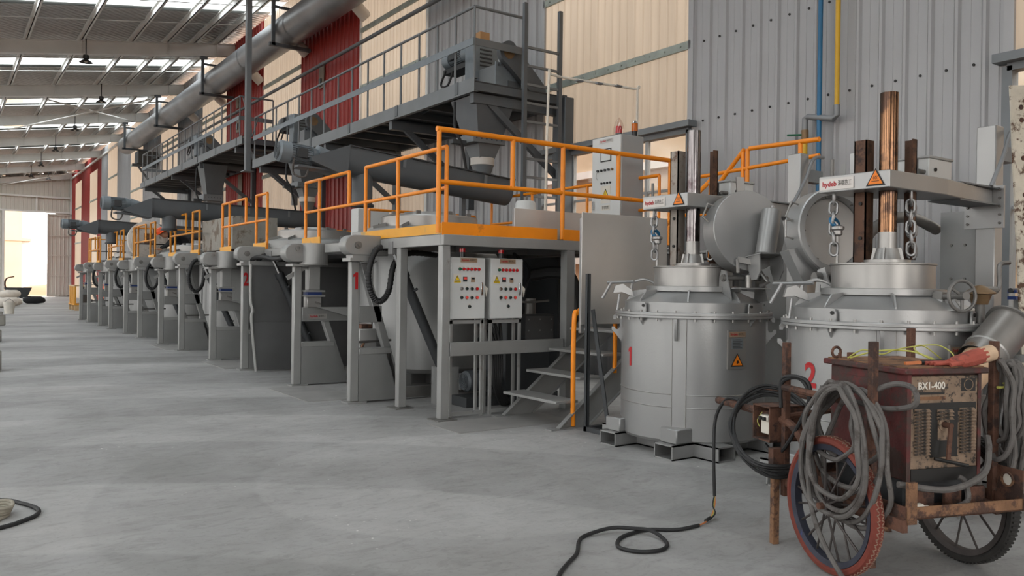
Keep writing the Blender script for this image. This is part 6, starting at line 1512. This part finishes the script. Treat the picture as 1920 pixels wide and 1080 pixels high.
coil('welding_cable_coil', 'big coil of grey welding cable hung over the red-tyred wheel', -0.44, 0.12, 0.25, 0.31, 0.67, 9, 0.0135, 3, -0.08, [(-0.45, 0.05, 0.98), (-0.49, 0.1, 0.7), (-0.50, 0.08, 0.4), (-0.50, -0.02, 0.2), (-0.49, -0.2, 0.03), (-0.5, -0.3, 0.012)])
cable('welding_cable', 'grey cable loop standing up against the dark red welder side', [(-0.36, -0.2, 0.98), (-0.30, -0.30, 1.03), (-0.28, -0.40, 1.02), (-0.27, -0.40, 0.94), (-0.30, -0.24, 0.90), (-0.38, -0.12, 0.92)], 0.014, 'cable_grey')
coil('welding_cable_coil', 'long hank of grey welding cable draped on the far corner post', 0.42, 0.14, 0.09, 0.31, 0.80, 9, 0.0135, 9, -0.28)
cable('welding_cable', 'grey cable trailing from the far corner post towards the floor', [(0.40, -0.22, 1.08), (0.55, -0.24, 0.95), (0.58, -0.26, 0.6), (0.60, -0.30, 0.35), (0.72, -0.42, 0.05), (0.9, -0.6, 0.014)], 0.013, 'cable_grey')
cable('welding_cable', 'grey cable bending across the tray below the welder front', [(-0.36, -0.40, 0.56), (-0.1, -0.44, 0.53), (0.15, -0.40, 0.58), (0.25, -0.34, 0.68), (0.28, -0.30, 0.75)], 0.016, 'cable_grey')
cable('welding_cable', 'short grey cable with pale plug lying on the cart tray', [(-0.22, -0.42, 0.43), (-0.05, -0.43, 0.44), (0.06, -0.40, 0.46), (0.08, -0.36, 0.54), (0.06, -0.34, 0.56)], 0.014, 'cable_grey')
t = thing('cable_plug', 'pale plastic plug lying on the cart tray corner', 'plug', (4.245, 2.395, 0), CA)
MB().box(-0.32, -0.23, -0.445, -0.40, 0.408, 0.468).build('shell', 'pale_plastic', t, bev=0.012)
MB().cyl((-0.23, -0.42, 0.436), (-0.20, -0.42, 0.436), 0.02, n=10).build('collar', 'pale_plastic', t)
# breaker box on the handles with black cable coil
t = thing('breaker_box', 'rusty breaker box with white switches on the cart handle', 'box', (4.219, 2.319, 0), CA)
b = MB(); b.box(-0.44, -0.20, 0.62, 0.80, 0.785, 0.795); b.box(-0.44, -0.20, 0.62, 0.80, 0.585, 0.595); b.box(-0.44, -0.20, 0.79, 0.80, 0.585, 0.795); b.box(-0.44, -0.20, 0.62, 0.63, 0.585, 0.795); b.box(-0.21, -0.20, 0.62, 0.80, 0.585, 0.795)
b.build('case', 'rust', t, smooth=False)
br = MB().box(-0.41, -0.24, 0.66, 0.76, 0.62, 0.70).build('breaker', 'pale_plastic', t, bev=0.006)
MB().box(-0.425, -0.24, 0.67, 0.75, 0.70, 0.735).build('breaker_top', 'pale_plastic', br, bev=0.006)
for k in range(2): MB().box(-0.44, -0.425, 0.68 + 0.04 * k, 0.70 + 0.04 * k, 0.705, 0.725).build('toggle', 'ink_black', br)
MB().tube(spline([(-0.43, 0.74, 0.66), (-0.44, 0.75, 0.70), (-0.42, 0.73, 0.75)], 4), 0.0025, n=5).build('wire', 'wire_yellow', t)
rnd = random.Random(5)
t = thing('power_cable_coil', 'coil of thin black power cable looped on the cart handles', 'cable coil', (4.222, 2.328, 0), CA)
for k in range(6):
    pts = []
    for i in range(12):
        a = 2 * PI * i / 12; pts.append((-0.30 + 0.26 * math.sin(a * 1.0 + 0.5) + rnd.uniform(-0.015, 0.015), 0.78 + 0.26 * math.cos(a + 0.4) * rnd.uniform(0.92, 1.06), 0.63 + 0.17 * math.cos(a) + 0.012 * k * math.cos(a) + rnd.uniform(-0.008, 0.008)))
    MB().tube(spline(pts, 5, True), 0.010, n=7, closed=True).build('loop', 'black_rubber', t)
for k in range(2): MB().tube(spline([(-0.40, 0.56, 0.80), (-0.40, 0.55, 0.95 + 0.02 * k), (-0.37, 0.42 - 0.05 * k, 0.98), (-0.36, 0.36, 0.86), (-0.38, 0.5, 0.62), (-0.40, 0.6, 0.52), (-0.41, 0.7, 0.56)], 7), 0.011, n=7).build('strand', 'black_rubber', t)
# things lying on top of the welder
t = thing('work_glove', 'red welding glove with pale cuff lying on the welder', 'glove', (4.245, 2.395, 0), CA)
MB().tube(spline([(0.06, -0.27, 1.125), (0.13, -0.28, 1.135), (0.20, -0.28, 1.15), (0.27, -0.275, 1.165)], 5), [0.022, 0.026, 0.03, 0.034, 0.036, 0.038, 0.04, 0.041, 0.042, 0.043, 0.043, 0.043, 0.042, 0.042, 0.042, 0.042], n=10).build('palm', 'glove_red', t)
MB().tube(spline([(0.25, -0.275, 1.16), (0.33, -0.27, 1.175)], 3), 0.043, n=12).build('cuff', 'glove_cuff', t)
for k in range(4): MB().tube(spline([(0.09, -0.285 + 0.012 * k, 1.125 + 0.006 * (k % 2)), (0.03, -0.28 + 0.016 * k, 1.126), (-0.03 - 0.01 * k, -0.27 + 0.02 * k, 1.123)], 4), 0.011, n=7).build('finger', 'glove_red', t)
MB().tube(spline([(0.12, -0.30, 1.13), (0.06, -0.325, 1.13), (0.02, -0.32, 1.122)], 4), 0.012, n=7).build('thumb', 'glove_red', t)
t = thing('electrode_holder', 'grey electrode holder with tan jaw on the welder', 'tool', (4.245, 2.395, 0), CA)
MB().cyl((-0.06, -0.21, 1.125), (0.06, -0.24, 1.13), 0.013, n=8).build('grip', 'black_rubber', t); MB().bar((-0.14, -0.19, 1.12), (-0.06, -0.21, 1.125), 0.02, 0.016).build('jaw', 'wire_orange', t)
t = thing('loose_wire', 'thin yellow-green wire curled on top of the welder', 'wire', (4.245, 2.395, 0), CA)
MB().tube(spline([(-0.24, 0.12, 1.12), (-0.2, 0.05, 1.17), (-0.12, 0.0, 1.15), (-0.02, 0.02, 1.17), (0.1, 0.0, 1.19), (0.18, -0.08, 1.20), (0.2, -0.16, 1.15), (0.1, -0.2, 1.12), (0.0, -0.18, 1.15), (-0.02, -0.12, 1.19), (0.06, -0.10, 1.20), (0.16, -0.12, 1.13)], 6), 0.0038, n=6).build('strand', 'wire_yellow', t)
MB().tube(spline([(-0.2, 0.15, 1.118), (-0.08, 0.08, 1.16), (0.05, -0.02, 1.165), (0.12, -0.15, 1.12)], 6), 0.005, n=6).build('strand', 'wire_yellow', t)
t = thing('cable_tie_wire', 'yellow wire binding the cable hank to the far post', 'wire', (4.245, 2.395, 0), CA)
MB().tube(spline([(0.33, -0.31, 1.0), (0.37, -0.31, 1.0), (0.41, -0.29, 1.01), (0.42, -0.24, 1.02)], 5), 0.007, n=6).build('strand', 'wire_yellow', t)

# ---- power cable from the cart across the floor
C2 = [(4.13, 3.68, 0.62), (4.16, 3.66, 0.40), (4.17, 3.64, 0.20), (4.16, 3.62, 0.10)]
fc = thing('floor_cable', 'black power cable with bare spliced cores looping on the floor', 'cable', (0, 0, 0))
hd = Vector((math.cos(CA), math.sin(CA), 0)); hf = Vector((-math.sin(CA), math.cos(CA), 0)); org = Vector((4.245, 2.395, 0))
top = org + hd * -0.36 + hf * 1.0
MB().tube(spline([top + Vector((0, 0, 0.77)), org + hd * -0.37 + hf * 1.13 + Vector((0, 0, 0.76)), org + hd * -0.40 + hf * 1.22 + Vector((0, 0, 0.62)), (4.20, 3.64, 0.38), (4.19, 3.62, 0.12)], 8), 0.011, n=8).build('drop', 'black_rubber', fc)
for k in range(3): MB().tube(spline([(4.19, 3.62, 0.13), (4.17 - 0.01 * k, 3.60, 0.07), (4.10, 3.56 - 0.012 * k, 0.025 + 0.006 * k), (3.98, 3.50, 0.014), (3.86, 3.47, 0.012)], 5), 0.005, n=6).build('bare_core', ('wire_orange', 'wire_yellow', 'black_rubber')[k], fc)
MB().tube(spline([(4.05, 3.53, 0.02), (3.97, 3.50, 0.02)], 3), 0.011, n=7).build('tape_joint', 'ink_black', fc)
pts = [(3.88, 3.475), (3.70, 3.485), (3.55, 3.58), (3.43, 3.585), (3.28, 3.545), (3.17, 3.43), (3.21, 3.31), (3.34, 3.265), (3.46, 3.34), (3.50, 3.50), (3.44, 3.60), (3.33, 3.68), (3.15, 3.70), (3.04, 3.63), (2.9, 3.48), (2.74, 3.37), (2.6, 3.26), (2.35, 3.0)]
MB().tube(spline([(x, y, 0.012 + (0.02 if i in (9, 10, 11) else 0)) for i, (x, y) in enumerate(pts)], 7), 0.0115, n=8).build('lead', 'black_rubber', fc)
# ---- left floor edge: black cable loop and beige rope
tag(MB().tube(spline([(-0.3, 6.9, 0.012), (0.30, 6.46, 0.012), (0.45, 6.25, 0.012), (0.52, 6.05, 0.012), (0.50, 5.9, 0.012), (0.42, 5.8, 0.012), (0.28, 5.7, 0.012), (-0.3, 5.45, 0.012)], 8), 0.014, n=8).build('floor_lead', 'black_rubber'), 'black cable loop entering from the left edge of the floor', 'cable')
t = thing('rope_coil', 'small beige rope coil on the floor at the left edge', 'rope', (0.29, 6.05, 0))
for k in range(4): MB().tube(spline([((0.07 + 0.008 * k) * math.cos(a), (0.10 + 0.01 * k) * math.sin(a), 0.014 + 0.018 * k + 0.004 * math.sin(3 * a)) for a in [2 * PI * i / 12 for i in range(12)]], 4, True), 0.011, n=7, closed=True).build('turn', 'rope_beige', t)
MB().tube(spline([(0.05, -0.09, 0.012), (-0.05, -0.2, 0.012), (-0.3, -0.42, 0.012)], 5), 0.010, n=6).build('tail', 'rope_beige', t)
for i, (x, y, w, d, h) in enumerate(((0.80, 15.6, 0.55, 0.5, 0.35), (1.15, 22.6, 0.6, 0.5, 0.3), (1.65, 30.5, 0.6, 0.5, 0.35), (1.72, 33.5, 0.6, 0.6, 0.35))):
    o = MB().box(-w, 0.0, -d / 2, d / 2, 0, h).build('concrete_block', 'concrete_dirty', bev=0.03); o.location = (x, y, 0); o.rotation_euler = (0, 0, 0.05 * i)
    tag(o, ['nearest concrete block cut by the left picture edge', 'second concrete block along the left edge of the aisle', 'third concrete block along the left edge of the aisle', 'farthest concrete block by the white bucket'][i], 'block', 'concrete blocks along the aisle')
# ---- near the far door
def sack(label, x, y, z, s, rz, m='sack_white', nm='sack'):
    mb = MB(); prof = []
    for i in range(9):
        a = PI * i / 8; prof.append((0.001 + 0.5 * math.sin(a) ** 0.6, -0.18 * math.cos(a)))
    mb.lathe(prof, n=20)
    mb.v = [(v[0] * s * (1 + 0.08 * math.sin(5 * v[1])), v[1] * s * 0.65 * (1 + 0.06 * math.sin(7 * v[0])), v[2] * s + 0.18 * s + 0.02 * math.sin(9 * v[0] + 6 * v[1])) for v in mb.v]
    o = mb.build(nm, m); o.location = (x, y, z); o.rotation_euler = (0, 0, rz); return tag(o, label, 'sack', 'sacks near the doorway')
sack('pale sack at the bottom of the heap by the doorway', 3.0, 51.5, 0, 1.3, 0.2)
sack('pale sack lying on the heap by the doorway', 3.1, 52.2, 0.42, 1.2, 0.6)
sack('pale sack slumped towards the left edge by the doorway', 2.5, 48.8, 0, 1.4, -0.2)
sack('dark cloth heap on the floor before the doorway', 4.55, 56.0, 0, 1.2, 0.1, 'cloth_black', 'cloth_heap')
t = thing('wheelbarrow', 'dark wheelbarrow with bent handles beside the sacks', 'wheelbarrow', (3.75, 56.8, 0))
MB().prism([(-0.5, 0.35), (0.45, 0.35), (0.7, 0.95), (-0.7, 0.95)], (0, 0.4, 0), (1, 0, 0), (0, 0, 1), 0.8).build('tub', 'deck_dark', t)
MB().lathe([(0.12, -0.05), (0.22, -0.05), (0.22, 0.05), (0.12, 0.05)], (0.6, 0, 0.22), n=18, M=Matrix.Rotation(PI / 2, 3, 'X'), closed=True).build('wheel', 'tyre_black', t)
for sy in (-0.3, 0.3):
    MB().tube(spline([(0.6, sy * 0.3, 0.22), (0.0, sy, 0.4), (-0.6, sy, 0.9), (-0.6, sy, 1.45), (-0.2, sy, 1.6)], 5), 0.03, n=7).build('handle', 'rust', t); MB().box(-0.42, -0.38, sy - 0.02, sy + 0.02, 0, 0.42).build('leg', 'rust', t)
t = thing('white_bucket', 'white bucket on the floor at the left edge', 'bucket', (2.35, 40.2, 0))
MB().lathe([(0.17, 0), (0.22, 0.5), (0.2, 0.5), (0.16, 0.03)], n=20).build('pail', 'pale_plastic', t); MB().tube(spline([(-0.21, 0, 0.46), (0, 0.05, 0.62), (0.21, 0, 0.46)], 5), 0.01, n=6).build('bail', 'steel_raw', t)
t = thing('yellow_rack', 'yellow steel rack of upright slats on short feet', 'rack', (5.18, 43.4, 0))
for k in range(5): MB().box(0, 0.06, 0.1 + 0.42 * k, 0.34 + 0.42 * k, 0.3, 1.15).build('slat', 'rack_yellow', t)
MB().box(0.5, 0.55, 0.0, 2.2, 0.3, 1.15).build('back_sheet', 'ink_black', t)
for z in (0.26, 1.15): MB().box(-0.02, 0.6, 0, 2.2, z, z + 0.06).build('frame_bar', 'wood' if z > 1 else 'rack_yellow', t)
for y in (0.05, 1.05, 2.05): MB().box(0, 0.5, y, y + 0.12, 0, 0.26).build('foot', 'wood', t)
t = thing('orange_barrier', 'small orange board standing between the last stands', 'board', (5.2, 35.2, 0))
MB().box(0, 0.04, 0, 0.9, 0.2, 1.3).build('board', 'helmet_orange', t)
for y in (0.1, 0.8): MB().box(-0.15, 0.2, y - 0.03, y + 0.03, 0, 0.2).build('foot', 'rust', t)
# ---- the yard outside the far door
mb = MB(); n = 24; vs = []
for j in range(13):
    for i in range(n + 1):
        u = i / n; v = j / 12; vs.append((5.3 + 9 * u, 88 + 7 * v, -0.02 + 1.7 * math.sin(PI * u) ** 0.8 * math.sin(PI * v) * (0.8 + 0.2 * math.sin(9 * u + 4 * v))))
mb.add(vs, [(j * (n + 1) + i, j * (n + 1) + i + 1, (j + 1) * (n + 1) + i + 1, (j + 1) * (n + 1) + i) for j in range(12) for i in range(n)])
tag(mb.build('sand_heap', 'sand'), 'brown earth heap in the yard outside the door', 'heap', None, 'stuff')
t = thing('outside_tower', 'tall pale building column hazy in the yard beyond the door', 'building', (5.9, 104, 0))
MB().box(-0.4, 1.3, 0, 3, -0.02, 22).build('tower', 'outside_wall', t); MB().box(1.3, 2.1, 0.4, 2.6, -0.02, 22).build('tower_side', 'white_steel', t); MB().box(-0.6, 2.2, -0.1, 3.1, 5.6, 5.9).build('ledge', 'outside_wall', t); t['kind'] = 'thing'
